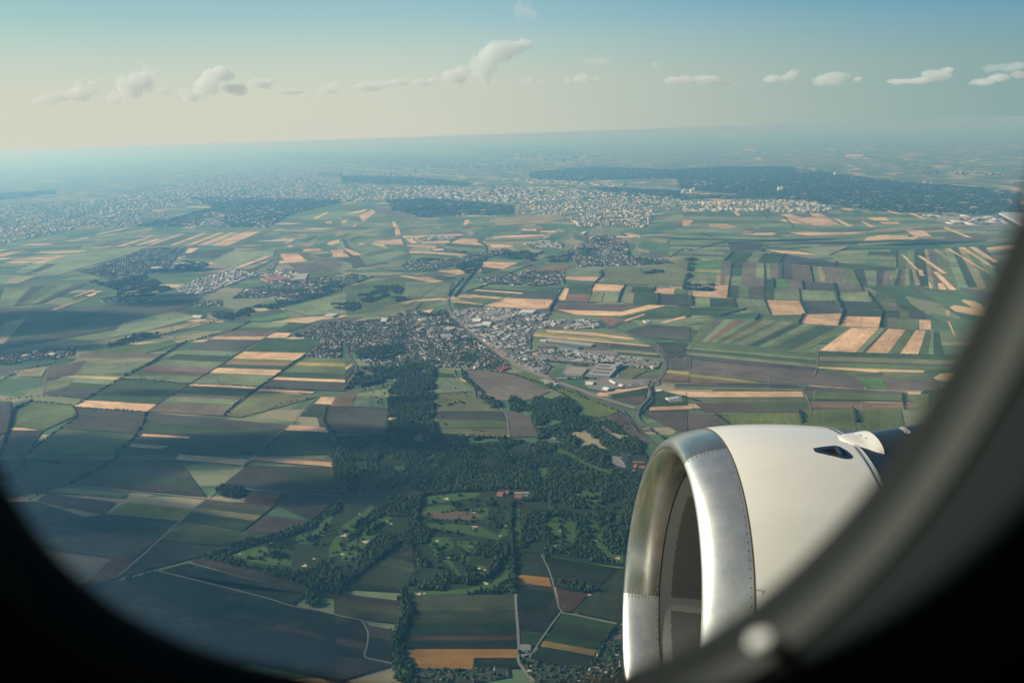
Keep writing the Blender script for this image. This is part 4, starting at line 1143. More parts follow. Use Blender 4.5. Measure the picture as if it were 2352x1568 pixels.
# villages further out
M_DRY = mat_road('yard and garden ground', (.12, .12, .09), 1/20.)
for a in [('D', '550 310 700 260 860 200 1000 140 1280 140 1200 230 1150 290 1000 330 760 355', 26, 12), ('D', '1600 490 1680 430 1850 400 2110 355 2352 335 2352 440 2080 500 1900 480', 21, 11),
          ('D', '1330 520 1530 500 1530 540 1340 550', 18, 10), ('E', '400 250 560 210 780 220 980 170 1100 150 1220 170 1000 210 800 260 600 300 430 290', 25, 13), ('E', '0 345 80 320 220 340 120 380 0 410', 21, 11),
          ('E', '930 350 1100 340 1300 300 1540 300 1540 390 1380 405 1020 392', 21, 11), ('E', '1400 210 1600 150 1750 60 1850 50 1960 90 2000 200 2200 220 2300 250 1960 262 1650 272 1600 240 1450 215', 26, 13),
          ('E', '700 150 860 165 870 185 720 170', 20, 11), ('D', '860 750 960 725 1080 745 1000 770 870 780', 18, 10), ('D', '1440 600 1560 570 1600 590 1500 630', 18, 10), ('D', '1840 540 1960 520 1970 545 1860 560', 18, 10),
          ('D', '160 870 260 850 520 825 510 880 380 910 170 920', 22, 16), ('D', '0 880 160 870 170 930 0 950', 18, 9), ('E', '110 1090 190 1055 200 1060 140 1105', 14, 8), ('D', '680 500 760 475 920 490 1100 490 1050 510 720 515', 16, 11), ('F', '0 150 60 150 40 165 0 165', 25, 12)]:
    H2 += town(*a, .06, random.uniform(0, 1), .6, .9)
for a in [('D', '1170 440 1300 380 1450 330 1580 290 1820 320 1700 355 1400 465', 34, 17), ('E', '1260 115 1400 90 1530 112 1520 140 1290 132', 32, 18), ('D', '1830 320 1950 285 2080 320 2110 355 1860 385', 30, 18), ('E', '480 85 600 60 780 60 800 75 560 92', 40, 20)]:
    H2 += town(*a, .5, .3, .8, .2, kind='i', pale=True)
# the city and its suburbs, hazy
for a in [('A', '550 1400 1300 1280 1700 1130 2000 1130 2352 1165 2352 1378 1900 1380 1500 1400 1200 1420 700 1470', 85, 40, .2), ('A', '0 1410 550 1400 700 1470 1000 1440 1200 1490 900 1567 0 1567', 75, 32, .15), ('A', '1300 1490 1600 1430 1850 1420 2000 1470 1850 1567 1250 1567', 60, 28, .15),
          ('B', '0 1270 500 1285 700 1285 1300 1290 2000 1330 2352 1370 2352 1400 1700 1370 1200 1405 900 1385 600 1365 300 1375 0 1400', 80, 42, .4), ('B', '600 1300 1040 1290 1060 1330 900 1350 600 1340', 100, 80, .9),
          ('B', '1200 1420 1500 1340 1900 1370 2352 1390 2352 1440 2200 1450 2100 1567 1650 1567 1560 1500 1500 1478 1200 1480', 55, 28, .15), ('B', '0 1185 300 1188 700 1210 400 1215 0 1200', 110, 60, .4), ('B', '1110 1230 1400 1240 2000 1275 1900 1285 1400 1262 1120 1245', 75, 60, .6),
          ('B', '0 1060 400 1050 900 1100 1200 1130 1300 1160 900 1180 500 1150 0 1120', 170, 70, .2), ('B', '700 980 1400 1000 1800 1080 1600 1120 1000 1080', 300, 110, .2), ('C', '0 1240 100 1240 250 1275 100 1285 0 1265', 65, 40, .3),
          ('C', '800 1160 960 1150 950 1190 780 1195', 110, 60, .3), ('C', '1620 1195 1850 1180 2250 1195 2250 1215 1700 1215', 150, 60, .2), ('C', '1600 1255 1750 1260 1740 1275 1610 1268', 120, 50, .2), ('D', '0 0 550 0 400 40 100 100 0 130', 55, 26, .2),
          ('C', '0 1385 170 1395 600 1380 900 1385 1060 1440 900 1465 500 1460 0 1462', 45, 24, .4), ('C', '1650 1480 2250 1500 2250 1545 1860 1560 1740 1520', 95, 70, .8), ('A', '1650 1050 2352 1055 2352 1100 2000 1100', 220, 60, .1)]:
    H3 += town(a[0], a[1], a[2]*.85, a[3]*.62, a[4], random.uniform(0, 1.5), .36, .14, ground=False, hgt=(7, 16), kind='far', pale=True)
def arr(Hs, k): return np.array([q[k] for q in Hs])
def merge_houses(name, Hs, label, cat):
    V, F, K = house_arr(*[arr(Hs, k) for k in ('x', 'y', 'w', 'l', 'h', 'rh', 'a')])
    rc, wc = arr(Hs, 'rc'), arr(Hs, 'wc'); i = np.repeat(np.arange(len(Hs)), 14)
    c = np.where(K[:, None] == 1, rc[i], wc[i]); o = mesh_obj(name, V, F, M_BLD, col=c); tag(o, label, cat, kind='stuff'); return o
dist = lambda q: math.sqrt(q['x']**2+q['y']**2+ALT**2)
H1.sort(key=lambda q: -q['w']/dist(q))
edge = [q for q in H1 if q['reg'] in ('edge', 'allot')]; works = [q for q in H1 if q['reg'] == 'works'][:70]
other = [q for q in H1 if q['reg'] in ('town', 'west')]
edge = edge[:190]; ind = edge+works[:70]+other[:max(0, 290-len(edge)-len(works))]
ids = set(id(q) for q in ind)
merge_houses('town_houses', [q for q in H1 if id(q) not in ids], 'many small houses packed through the town beside the railway', 'houses')
merge_houses('village_houses', H2, 'pale houses of the villages scattered between the fields', 'houses')
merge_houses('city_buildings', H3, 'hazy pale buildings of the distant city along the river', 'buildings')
LAB = dict(edge=('small flat roofed allotment house below the orange wheat field', 'allotment houses below the orange wheat field'), allot=('little gabled allotment cottage in the dense plot beside the engine inlet', 'allotment cottages beside the engine inlet'),
           works=('pale workshop building in the industrial quarter east of the railway', 'workshops east of the railway'), town=('gabled town house on the near side of the main town', 'houses of the main town'), west=('gabled house in the tight rows of the western suburb', 'houses of the western suburb'))
RN = ['dark grey roof', 'red brown roof', 'terracotta roof', 'slate roof', 'beige roof', 'brown roof', 'orange tiled roof', 'light grey roof']
HP = {}
def house_proto(k):
    if k in HP: return HP[k]
    flat = k == 1
    V = [(-.5, -.5, 0), (.5, -.5, 0), (.5, .5, 0), (-.5, .5, 0), (-.5, -.5, 1), (.5, -.5, 1), (.5, .5, 1), (-.5, .5, 1), (0, -.5, 1.0 if flat else 1.45), (0, .5, 1.0 if flat else 1.45)]
    F = [(0, 1, 5, 4), (1, 2, 6, 5), (2, 3, 7, 6), (3, 0, 4, 7), (4, 5, 8), (6, 7, 9)]
    if flat:
        V = V[:8]; F = F[:4]
        r = [(-.52, -.52, 1), (.52, -.52, 1), (.52, .52, 1), (-.52, .52, 1), (-.52, -.52, 1.08), (.52, -.52, 1.08), (.52, .52, 1.08), (-.52, .52, 1.08)]
        rf = [(0, 1, 5, 4), (1, 2, 6, 5), (2, 3, 7, 6), (3, 0, 4, 7), (4, 5, 6, 7)]
    else:
        r = [(-.56, -.54, .95), (0, -.54, 1.5), (.56, -.54, .95), (-.56, .54, .95), (0, .54, 1.5), (.56, .54, .95), (-.56, -.54, 1.0), (0, -.54, 1.56), (.56, -.54, 1.0), (-.56, .54, 1.0), (0, .54, 1.56), (.56, .54, 1.0)]
        rf = [(0, 3, 4, 1), (1, 4, 5, 2), (6, 7, 10, 9), (7, 8, 11, 10), (0, 1, 7, 6), (1, 2, 8, 7), (3, 9, 10, 4), (4, 10, 11, 5), (0, 6, 9, 3), (2, 5, 11, 8)]
    HP[k] = (py_mesh('wall', V, F, M_OBJ), py_mesh('roof', r, rf, M_OBJ)); return HP[k]
for q in ind:
    e = empty('workshop' if q['reg'] == 'works' else 'house', (q['x'], q['y'], GZ)); e.scale = (q['w'], q['l'], q['h']); e.rotation_euler.z = q['a']
    k = int(np.argmin(np.abs(ROOF-q['rc']).sum(1))); l, g = LAB[q['reg']]
    if q['reg'] in ('town', 'west', 'allot', 'edge') : l = l+' with '+RN[k]; g = g+' with '+RN[k]
    tag(e, l, 'workshop' if q['reg'] == 'works' else 'house', g)
    wm, rm = house_proto(1 if (q['rh'] < 1 or q['reg'] == 'works') else 0)
    a = link(bpy.data.objects.new('wall', wm), e); a.color = (*q['wc'], 1); b = link(bpy.data.objects.new('roof', rm), e); b.color = (*q['rc'], 1)
for T in [np.concatenate(TG)]:
    nr = np.linalg.norm(T[:, :2], axis=1) < 6500
    merged('garden_trees', T[nr, :2], T[nr, 2], T[nr, 3], MED, 'garden trees between the houses of the town', 'garden trees')
    merged('suburb_trees', T[~nr, :2], T[~nr, 2], T[~nr, 3], SMALL, 'hazy greenery between the distant buildings', 'garden trees')

# ------------------------------------------------------------------ single buildings
def box(name, x0, x1, y0, y1, z0, z1, c, parent, mat=None):
    V = [(x0, y0, z0), (x1, y0, z0), (x1, y1, z0), (x0, y1, z0), (x0, y0, z1), (x1, y0, z1), (x1, y1, z1), (x0, y1, z1)]
    o = py_obj(name, V, [(0, 3, 2, 1), (0, 1, 5, 4), (1, 2, 6, 5), (2, 3, 7, 6), (3, 0, 4, 7), (4, 5, 6, 7)], mat or M_OBJ, parent); o.color = (*c, 1); return o
def hall(name, tg, s, h, roofc, wallc, label, cat, kind='flat', extras=None):
    """footprint from three pixel points: near-left, near-right, far-left"""
    A, B, C_ = gpts(tg, s)[:3]; u = B-A; w = np.linalg.norm(u); u /= w; v = C_-A; l = abs(v[0]*-u[1]+v[1]*u[0]); ang = math.atan2(u[1], u[0])
    e = empty(name, (A[0], A[1], GZ)); e.rotation_euler.z = ang; tag(e, label, cat)
    box('wall', 0, w, 0, l, 0, h, wallc, e)
    if kind == 'flat': box('roof', -.3, w+.3, -.3, l+.3, h+.002, h+.8, roofc, e)
    else:
        n = 9; V = []; F = []
        for i in range(n):
            t = i/(n-1); z = h+(l*.22*math.sin(math.pi*t) if kind == 'barrel' else l*.2*(1-abs(2*t-1)))
            V += [(-.6, t*l, z+.05), (w+.6, t*l, z+.05)]
        for i in range(n-1): F.append((2*i, 2*i+1, 2*i+3, 2*i+2))
        F.append(tuple(2*i for i in range(n))); F.append(tuple(2*i+1 for i in reversed(range(n))))
        r = py_obj('roof', V, F, M_OBJ, e); r.color = (*roofc, 1)
    if extras == 'skylights':
        for i in range(7):
            for j in range(3):
                x0 = w*(.08+.12*i); y0 = l*(.12+.28*j); box('skylight', x0, x0+w*.05, y0, y0+l*.18, h+.8, h+2.0, (.10, .11, .12), e)
    elif extras == 'units':
        for i in range(4): box('roof_unit', w*(.15+.2*i), w*(.15+.2*i)+4, l*.4, l*.4+5, h+.8, h+2.8, (.3, .3, .3), e)
    elif extras == 'doors':
        for i in range(5): box('door', w*(.1+.17*i), w*(.1+.17*i)+w*.08, -.15, -.003, 0, h*.6, (.2, .2, .2), e)
    return e
WHT, TAN, GRY, RED, DGR = (.80, .78, .72), (.42, .36, .28), (.42, .43, .43), (.42, .12, .08), (.14, .16, .17)
hall('warehouse', 'E', '1220 600 1318 604 1222 580', 17, WHT, (.74, .74, .66), 'big white windowless warehouse standing alone between stubble fields and town', 'warehouse', extras='doors')
hall('warehouse', 'E', '1540 1018 1660 1026 1590 975', 11, TAN, (.62, .62, .58), 'long flat tan roofed warehouse in the fork by the railway', 'warehouse', extras='units')
hall('factory', 'E', '1705 1030 1850 1042 1800 955', 15, (.50, .44, .36), (.36, .40, .43), 'large factory with rows of dark skylights on its tan roof', 'factory', extras='skylights')
hall('factory', 'E', '1850 985 1890 990 1850 950', 22, GRY, (.40, .46, .50), 'grey blue tower block of the large factory behind the skylight roof', 'factory', extras='units')
hall('logistics_hall', 'E', '1408 786 1722 824 1410 772', 10, (.50, .45, .38), (.5, .48, .42), 'very long beige logistics hall south of the striped stubble fields', 'logistics hall', extras='units')
hall('logistics_hall', 'E', '1490 830 1630 845 1500 812', 10, (.13, .19, .22), (.42, .40, .36), 'dark blue roofed hall beside the gravel works', 'logistics hall', extras='units')
hall('logistics_hall', 'E', '1350 830 1470 836 1360 818', 9, (.20, .15, .14), (.40, .22, .18), 'brown roofed hall with red front west of the blue roofed hall', 'logistics hall')
hall('factory', 'E', '1030 640 1090 650 1080 600', 10, (.42, .36, .28), (.3, .3, .3), 'long tan roofed factory aligned away from the railway', 'factory', extras='units')
hall('factory', 'E', '975 605 1040 612 1010 580', 9, (.36, .33, .28), (.3, .3, .3), 'square grey roofed factory beside the level yard', 'factory', extras='units')
hall('storehouse', 'E', '900 652 955 656 905 638', 9, WHT, (.6, .6, .55), 'white roofed storehouse nearest the railway bend', 'storehouse', 'barrel')
hall('storehouse', 'E', '968 678 1025 680 972 662', 9, WHT, (.6, .6, .55), 'white roofed storehouse beside the grain silo tower', 'storehouse', 'barrel')
hall('storehouse', 'E', '905 682 945 688 930 665', 8, (.66, .64, .56), (.5, .5, .5), 'slanting pale storehouse between the two white storehouses', 'storehouse')
hall('storehouse', 'E', '1435 678 1468 680 1438 666', 8, WHT, WHT, 'small white block at the edge of the eastern industrial strip', 'storehouse')
hall('storehouse', 'E', '1548 692 1602 696 1550 684', 7, WHT, WHT, 'low white shed by the road junction', 'storehouse')
hall('storehouse', 'E', '1365 790 1408 792 1370 780', 8, WHT, WHT, 'short white shed at the head of the long beige hall', 'storehouse')
hall('barn', 'E', '2258 1198 2330 1185 2250 1180', 7, WHT, (.72, .70, .64), 'long white barn alone on its pad in the dark green field', 'barn', 'gable', 'doors')
hall('barn', 'E', '1680 1088 1730 1092 1690 1070', 7, WHT, (.7, .68, .6), 'white gabled depot at the railway end of the yard', 'depot', 'gable')
hall('barn', 'E', '1843 1062 1880 1085 1855 1052', 7, WHT, (.7, .68, .6), 'slanting white depot in the middle of the yard', 'depot', 'gable')
hall('barn', 'E', '1795 1120 1830 1130 1800 1100', 7, WHT, (.7, .68, .6), 'white depot at the near side of the yard', 'depot', 'gable')
hall('barn', 'E', '1905 1095 1930 1102 1908 1080', 6, WHT, (.7, .68, .6), 'small white depot beside the roundabout side of the yard', 'depot', 'gable')
hall('barn', 'E', '1995 1095 2050 1092 1998 1080', 6, (.2, .2, .2), WHT, 'dark roofed filling station west of the roundabout', 'station')
hall('barn', 'E', '2185 1134 2215 1130 2186 1122', 5, WHT, WHT, 'tiny white kiosk beside the roundabout exit', 'kiosk')
hall('barn', 'E', '2098 660 2130 656 2100 648', 7, WHT, (.7, .6, .4), 'lonely farm building by the dark ploughed field', 'farmhouse', 'gable')
hall('clubhouse', 'H', '1070 288 1110 292 1075 262', 8, RED, (.80, .74, .60), 'cream clubhouse with red roof at the golf course crossing', 'clubhouse', 'gable')
hall('clubhouse', 'H', '1120 280 1145 284 1122 250', 7, (.3, .1, .08), (.5, .3, .25), 'small dark red annexe beside the cream clubhouse', 'clubhouse', 'gable')
hall('pavilion', 'H', '1000 475 1025 470 1010 460', 4, (.10, .14, .18), (.3, .3, .3), 'blue grey golf pavilion among the fairways', 'pavilion', 'gable')
for i, (s, l) in enumerate([('1945 60 1990 50 1945 25', 'dark roofed manor barn beside the sandy yard'), ('1940 12 2000 8 1942 -2', 'long dark stable at the far side of the sandy yard'), ('2010 60 2090 62 2012 50', 'long red roofed manor wing next to the engine'),
                             ('2012 88 2030 92 2015 66', 'narrow red roofed manor wing running away from view'), ('2050 95 2090 98 2052 80', 'squat red roofed outbuilding of the manor'), ('2020 165 2035 185 2024 130', 'nearest red roofed manor cottage under the woods'), ('2000 125 2018 128 2004 108', 'small red roofed manor outbuilding in the trees')]):
    hall('manor', 'H', s, 6, (.12, .10, .11) if i < 2 else (.40, .13, .08), (.66, .58, .46), l, 'manor building', 'gable')
hall('farm_shed', 'H', '1255 1378 1282 1380 1262 1345', 4, (.10, .22, .18), (.4, .4, .38), 'green roofed farm shed by the straight lane', 'farm shed', 'gable')
hall('farm_shed', 'H', '1234 1345 1270 1348 1238 1336', 4, (.3, .3, .3), (.5, .5, .5), 'grey farm shed at the lane crossing', 'farm shed', 'gable')
hall('church', 'E', '212 812 232 816 214 800', 9, (.5, .14, .09), (.7, .6, .48), 'orange roofed church at the edge of the town park', 'church', 'gable')
hall('office_block', 'E', '515 715 540 718 518 695', 16, (.5, .4, .3), (.66, .50, .34), 'sand coloured apartment block in the middle of the town', 'apartment block', extras='units')
hall('office_block', 'E', '700 708 760 712 705 690', 9, (.6, .58, .52), (.5, .5, .5), 'pale school building near the railway bend', 'school', extras='units')
hall('office_block', 'E', '705 768 775 760 700 745', 8, (.4, .4, .4), (.45, .45, .45), 'grey school building below the pale school', 'school', extras='units')
hall('sports_hall', 'E', '270 655 310 655 275 638', 8, WHT, (.6, .6, .55), 'white sports hall at the far edge of the town', 'sports hall', 'barrel')
hall('sports_hall', 'E', '545 655 590 650 548 640', 8, (.7, .66, .56), (.6, .6, .55), 'cream sports hall next to the round stadium', 'sports hall', 'barrel')
hall('showroom', 'E', '1085 985 1110 990 1125 960', 7, (.45, .06, .06), (.4, .1, .08), 'bright red roofed showroom at the corner of the town', 'showroom')
hall('showroom', 'E', '1395 1055 1440 1060 1410 1040', 8, (.38, .2, .15), (.66, .58, .46), 'red brown roofed station hall in the curve below the railway', 'station')
hall('superstore', 'D', '2230 620 2292 622 2232 602', 12, WHT, (.7, .7, .64), 'white superstore alone west of the town', 'superstore', extras='units')
hall('superstore', 'D', '2020 370 2105 365 2000 330', 12, (.50, .46, .42), (.5, .3, .25), 'broad pale factory on the edge of the western village', 'factory', extras='units')
hall('superstore', 'D', '1850 380 2000 360 1850 350', 12, (.40, .18, .15), (.5, .25, .2), 'red striped factory row in the western village', 'factory', extras='units')
hall('superstore', 'D', '1470 415 1560 395 1490 410', 8, WHT, WHT, 'white greenhouse row on the western plain', 'greenhouse')
hall('superstore', 'D', '1085 288 1130 280 1085 275', 10, WHT, WHT, 'white hall among the trees of the western suburb', 'hall')
hall('superstore', 'E', '1645 52 1672 52 1648 36', 16, (.8, .74, .55), (.8, .74, .55), 'tall cream mill building in the far village', 'mill')
hall('superstore', 'D', '1320 625 1380 628 1322 612', 8, WHT, (.7, .65, .55), 'white inn at the crossroads on the western plain', 'inn', 'gable')
hall('terminal', 'C', '1745 1520 1905 1525 1750 1500', 22, (.36, .38, .38), (.3, .33, .35), 'broad grey airport terminal at the edge of the floodplain forest', 'terminal')
hall('terminal', 'C', '1900 1545 2200 1548 1905 1535', 14, (.34, .35, .35), (.3, .33, .35), 'long low airport pier in front of the terminal', 'pier')
def cyl(name, r0, r1, z0, z1, c, parent, n=16, cap=True):
    V = []; 
    for z, r in ((z0, r0), (z1, r1)):
        for i in range(n): V.append((r*math.cos(2*math.pi*i/n), r*math.sin(2*math.pi*i/n), z))
    F = [(i, (i+1) % n, n+(i+1) % n, n+i) for i in range(n)]
    if cap: F.append(tuple(range(n, 2*n)))
    o = py_obj(name, V, F, M_OBJ, parent); o.color = (*c, 1); return o
def at(tg, x, y):
    p = gp(*cp(tg, [(x, y)])[0]); return (p[0], p[1], GZ)
e = empty('silo', at('E', 968, 722)); tag(e, 'tall tan grain silo tower beside the railway yard', 'silo')
box('tower', -8, 8, -7, 7, 0, 42, (.50, .46, .36), e); box('cap', -5, 5, -4, 4, 42.003, 47, (.4, .37, .3), e)
# domes
def dome(tg, x, y, r, c, label, cat='dome'):
    e = empty('dome', at(tg, x, y)); tag(e, label, cat); cyl('base', r, r, 0, r*.6, c, e, 20, False)
    V, F = ico(3); V = V[:]*np.array([r, r, r*.8])+np.array([0, 0, r*.6]); o = mesh_obj('shell', V, F, M_OBJ, e, smooth=True); o.color = (*c, 1)
dome('H', 1632, 288, 7, (.85, .85, .82), 'white spherical dome on the grass between the woods', 'dome')
# tank farm of the refinery
for i, x in enumerate([150, 230, 268, 305, 340, 378, 408, 438, 470, 485, 520, 555, 70, 148, 185, 258, 358, 405]):
    y = 1450 if i < 12 else (1410 if i % 2 else 1405)
    e = empty('storage_tank', at('C', x, y)); tag(e, 'white cylindrical oil tank in the refinery row', 'storage tank', 'white oil tanks of the refinery')
    r = random.uniform(26, 36); cyl('shell', r, r, 0, 26, (.82, .80, .74), e, 20, False); cyl('roof', r, r*.1, 26.0, 32, (.80, .78, .72), e, 20)
for i, (x, y) in enumerate([(15, 1325), (60, 1325), (78, 1318), (2, 1335), (665, 1310), (685, 1310), (1050, 1205)]):
    e = empty('storage_tank', at('C', x, y)); tag(e, 'pale tank beside the harbour basin near the river', 'storage tank', 'harbour tanks near the river')
    r = 34; cyl('shell', r, r, 0, 60, (.85, .83, .76), e, 20, False); cyl('roof', r, r*.1, 60.0, 66, (.80, .78, .72), e, 20)
for x, y, h, l in [(507, 1268, 190, 'left tall red and white banded power station chimney'), (582, 1268, 180, 'right tall red and white banded power station chimney'), (1237, 1192, 150, 'thin pale chimney of the incinerator beyond the river')]:
    e = empty('chimney', at('B', x, y)); tag(e, l, 'chimney')
    for k in range(6): cyl('band', 9-k*.8, 8.2-k*.8, h*k/6., h*(k+1)/6., (.55, .2, .15) if k % 2 == 1 and x < 1000 else (.75, .73, .7), e, 12, k == 5)
e = empty('chimney', at('C', 475, 1450)); tag(e, 'red banded refinery stack above the tanks', 'chimney')
for k in range(4): cyl('band', 6-k, 5.4-k, 30*k, 30*(k+1), (.55, .2, .15) if k % 2 else (.75, .73, .7), e, 12, k == 3)
# towers of the city
for tg, x, y, w, h, c, l in [('B', 203, 1138, 45, 200, (.25, .32, .36), 'tallest dark glass tower across the river'), ('B', 225, 1140, 35, 130, (.6, .58, .5), 'slim pale tower beside the tallest glass tower'), ('B', 250, 1142, 50, 110, (.6, .58, .5), 'twin pale towers across the river'),
                             ('B', 265, 1142, 30, 100, (.55, .55, .5), 'short pale tower at the edge of the cluster'), ('B', 362, 1130, 40, 120, (.3, .36, .38), 'dark tower standing apart over the river'), ('B', 587, 1104, 40, 150, (.6, .58, .5), 'left tower of the distant pair'),
                             ('B', 614, 1104, 45, 190, (.5, .55, .55), 'right and taller tower of the distant pair'), ('B', 512, 1198, 45, 150, (.35, .4, .42), 'lone grey tower beside the river road'), ('B', 38, 1285, 40, 150, (.35, .4, .42), 'left grey tower of the inner city cluster'),
                             ('B', 60, 1290, 35, 140, (.5, .5, .48), 'middle pale tower of the inner city cluster'), ('B', 78, 1280, 38, 160, (.4, .45, .46), 'right grey tower of the inner city cluster'), ('B', 178, 1350, 36, 90, (.7, .66, .56), 'white high rise south of the inner city'),
                             ('B', 1865, 1470, 30, 90, (.66, .6, .5), 'sand coloured tower over the eastern suburb'), ('B', 1850, 1430, 30, 60, (.6, .58, .5), 'low tower behind the sand coloured tower'), ('A', 1635, 1385, 45, 150, (.6, .6, .55), 'tall pale tower of the southern suburb'),
                             ('A', 402, 1295, 50, 130, (.66, .62, .5), 'single pale tower far out in the haze'), ('A', 1530, 1375, 36, 80, (.66, .64, .56), 'white high rise beside the southern tower'), ('A', 1680, 1315, 40, 110, (.5, .54, .52), 'grey slab high rise in the hazy city'),
                             ('A', 1885, 1155, 60, 120, (.6, .6, .52), 'far pale block near the river bend'), ('B', 1775, 1385, 24, 70, (.4, .25, .2), 'brick coloured tower in the eastern suburb')]:
    e = empty('tower', at(tg, x, y)); tag(e, l, 'tower'); box('shaft', -w/2, w/2, -w/3, w/3, 0, h, c, e); box('crown', -w/3, w/3, -w/5, w/5, h+.01, h*1.06, c, e)
# lattice power pylons with red and white heads
def pylon(parent, H):
    def strut(V, F, a, b, r):
        a, b = Vector(a), Vector(b); d = (b-a).normalized(); s = d.orthogonal().normalized()*r; t = d.cross(s); k = len(V)
        for p in (a, b):
            for q in (s, t, -s, -t): V.append(p+q)
        for i in range(4): F.append((k+i, k+(i+1) % 4, k+4+(i+1) % 4, k+4+i))
    V, F = [], []; W0, W1 = H*.10, H*.025
    for sx in (1, -1):
        for sy in (1, -1): strut(V, F, (sx*W0, sy*W0, 0), (sx*W1, sy*W1, H*.75), .22)
    for k in range(7):
        z0, z1 = H*.75*k/7, H*.75*(k+1)/7; a, b = W0+(W1-W0)*k/7, W0+(W1-W0)*(k+1)/7
        for sx, sy, tx, ty in ((1, 1, -1, 1), (-1, 1, -1, -1), (-1, -1, 1, -1), (1, -1, 1, 1)): strut(V, F, (sx*a, sy*a, z0), (tx*b, ty*b, z1), .14)
    o = py_obj('mast', V, F, M_OBJ, parent); o.color = (.42, .44, .44, 1)
    for nm, z, z2, c, hw in (('crossarm', H*.62, H*.68, (.62, .10, .08), H*.2), ('crossarm', H*.72, H*.80, (.8, .8, .8), H*.16), ('crossarm', H*.84, H*.90, (.62, .10, .08), H*.11)):
        V, F = [], []
        for sg in (1, -1):
            strut(V, F, (0, .6, z), (sg*hw, 0, z), .45); strut(V, F, (0, -.6, z), (sg*hw, 0, z), .45); strut(V, F, (0, 0, z2), (sg*hw, 0, z), .4); strut(V, F, (sg*hw, 0, z), (sg*hw, 0, z-2.5), .25)
        o = py_obj(nm, V, F, M_OBJ, parent); o.color = (*c, 1)
    V, F = [], []
    for sx in (1, -1): strut(V, F, (sx*W1, 0, H*.74), (0, 0, H), .4)
    strut(V, F, (0, 0, H*.74), (0, 0, H*1.02), .6)
    o = py_obj('peak', V, F, M_OBJ, parent); o.color = (.72, .16, .12, 1)
for i, (tg, x, y, l) in enumerate([('E', 2180, 860, 'red and white power pylon beside the curved highway'), ('F', 12, 950, 'second red and white power pylon past the curved highway'), ('F', 278, 1015, 'power pylon in the brown field above the yellow strip'), ('F', 588, 1102, 'power pylon standing at the straight country road'),
                                   ('F', 903, 1190, 'power pylon in the long green strip'), ('F', 1222, 1280, 'power pylon over the olive pasture'), ('F', 1560, 1370, 'power pylon nearest the window frame'), ('E', 1845, 850, 'faint power pylon among the works')]):
    e = empty('power_pylon', at(tg, x, y)); e.rotation_euler.z = 1.1; tag(e, l, 'power pylon', 'red and white power pylons in one line'); pylon(e, 52)
for i, (tg, x, y) in enumerate([('D', 1210, 790), ('D', 1190, 725), ('D', 1170, 660), ('D', 1160, 600), ('D', 880, 975), ('D', 1510, 1100), ('E', 458, 372), ('E', 578, 378), ('E', 1275, 520), ('E', 1400, 552)]):
    e = empty('power_pylon', at(tg, x, y)); e.rotation_euler.z = .3; tag(e, 'thin grey power pylon standing in the open western fields' if tg == 'D' else 'thin grey power pylon over the stubble north of the town', 'power pylon', 'grey power pylons west' if tg == 'D' else 'grey power pylons north'); pylon(e, 46)
# wind turbines on the far right plain, and some to the left
def turbine(loc, H, lab, grp):
    e = empty('wind_turbine', loc); tag(e, lab, 'wind turbine', grp)
    cyl('tower', 3.2, 1.8, 0, H, (.8, .8, .8), e, 8); box('nacelle', -2, 2, -6, 4, H, H+5, (.8, .8, .8), e)
    a0 = random.uniform(0, 2)
    for k in range(3):
        a = a0+k*2.094; c, s = math.cos(a), math.sin(a); R = H*.45
        V = [(-s*2.2, -6.6, c*2.2), (s*2.2, -6.6, -c*2.2), (c*R+s*.5, -6.6, s*R-c*.5), (c*R-s*.5, -6.6, s*R+c*.5), (-s*2.2, -7.2, c*2.2), (s*2.2, -7.2, -c*2.2), (c*R+s*.5, -6.9, s*R-c*.5), (c*R-s*.5, -6.9, s*R+c*.5)]
        o = py_obj('blade', V, [(0, 1, 2, 3), (7, 6, 5, 4), (0, 4, 5, 1), (1, 5, 6, 2), (2, 6, 7, 3), (3, 7, 4, 0)], M_OBJ, e); o.location = (0, 0, H+2.5); o.color = (.8, .8, .8, 1)
for i in range(44):
    x = random.uniform(1550, 2330); y = 985+(x-1550)*.045+random.uniform(-35, 40)
    turbine(at('C', x, y), 140, 'white wind turbine in the hazy wind farm beyond the forest', 'wind turbines of the hazy wind farm')
turbine(at('D', 1920, 105), 90, 'left wind turbine over the western motorway', None); turbine(at('D', 1934, 118), 80, 'right wind turbine over the western motorway', None); turbine(at('E', 262, 75), 70, 'lone wind turbine north of the western village', None)
# tennis court, yard by the clubhouse
def court(tg, s, c, nm='tennis_court'):
    P = gpts(tg, s); o = py_obj(nm, [(p[0], p[1], GZ+5.2) for p in P], [tuple(range(len(P)))], M_OBJ); o.color = (*c, 1)
    if o.data.polygons[0].normal.z < 0: o.data.flip_normals()
    tag(o, kind='structure')
court('H', '1195 278 1258 278 1258 305 1195 305', (.32, .12, .08)); court('H', '1190 264 1295 262 1295 270 1190 272', (.45, .45, .42), 'car_park'); court('H', '1265 278 1290 278 1286 292 1265 292', (.12, .3, .28))
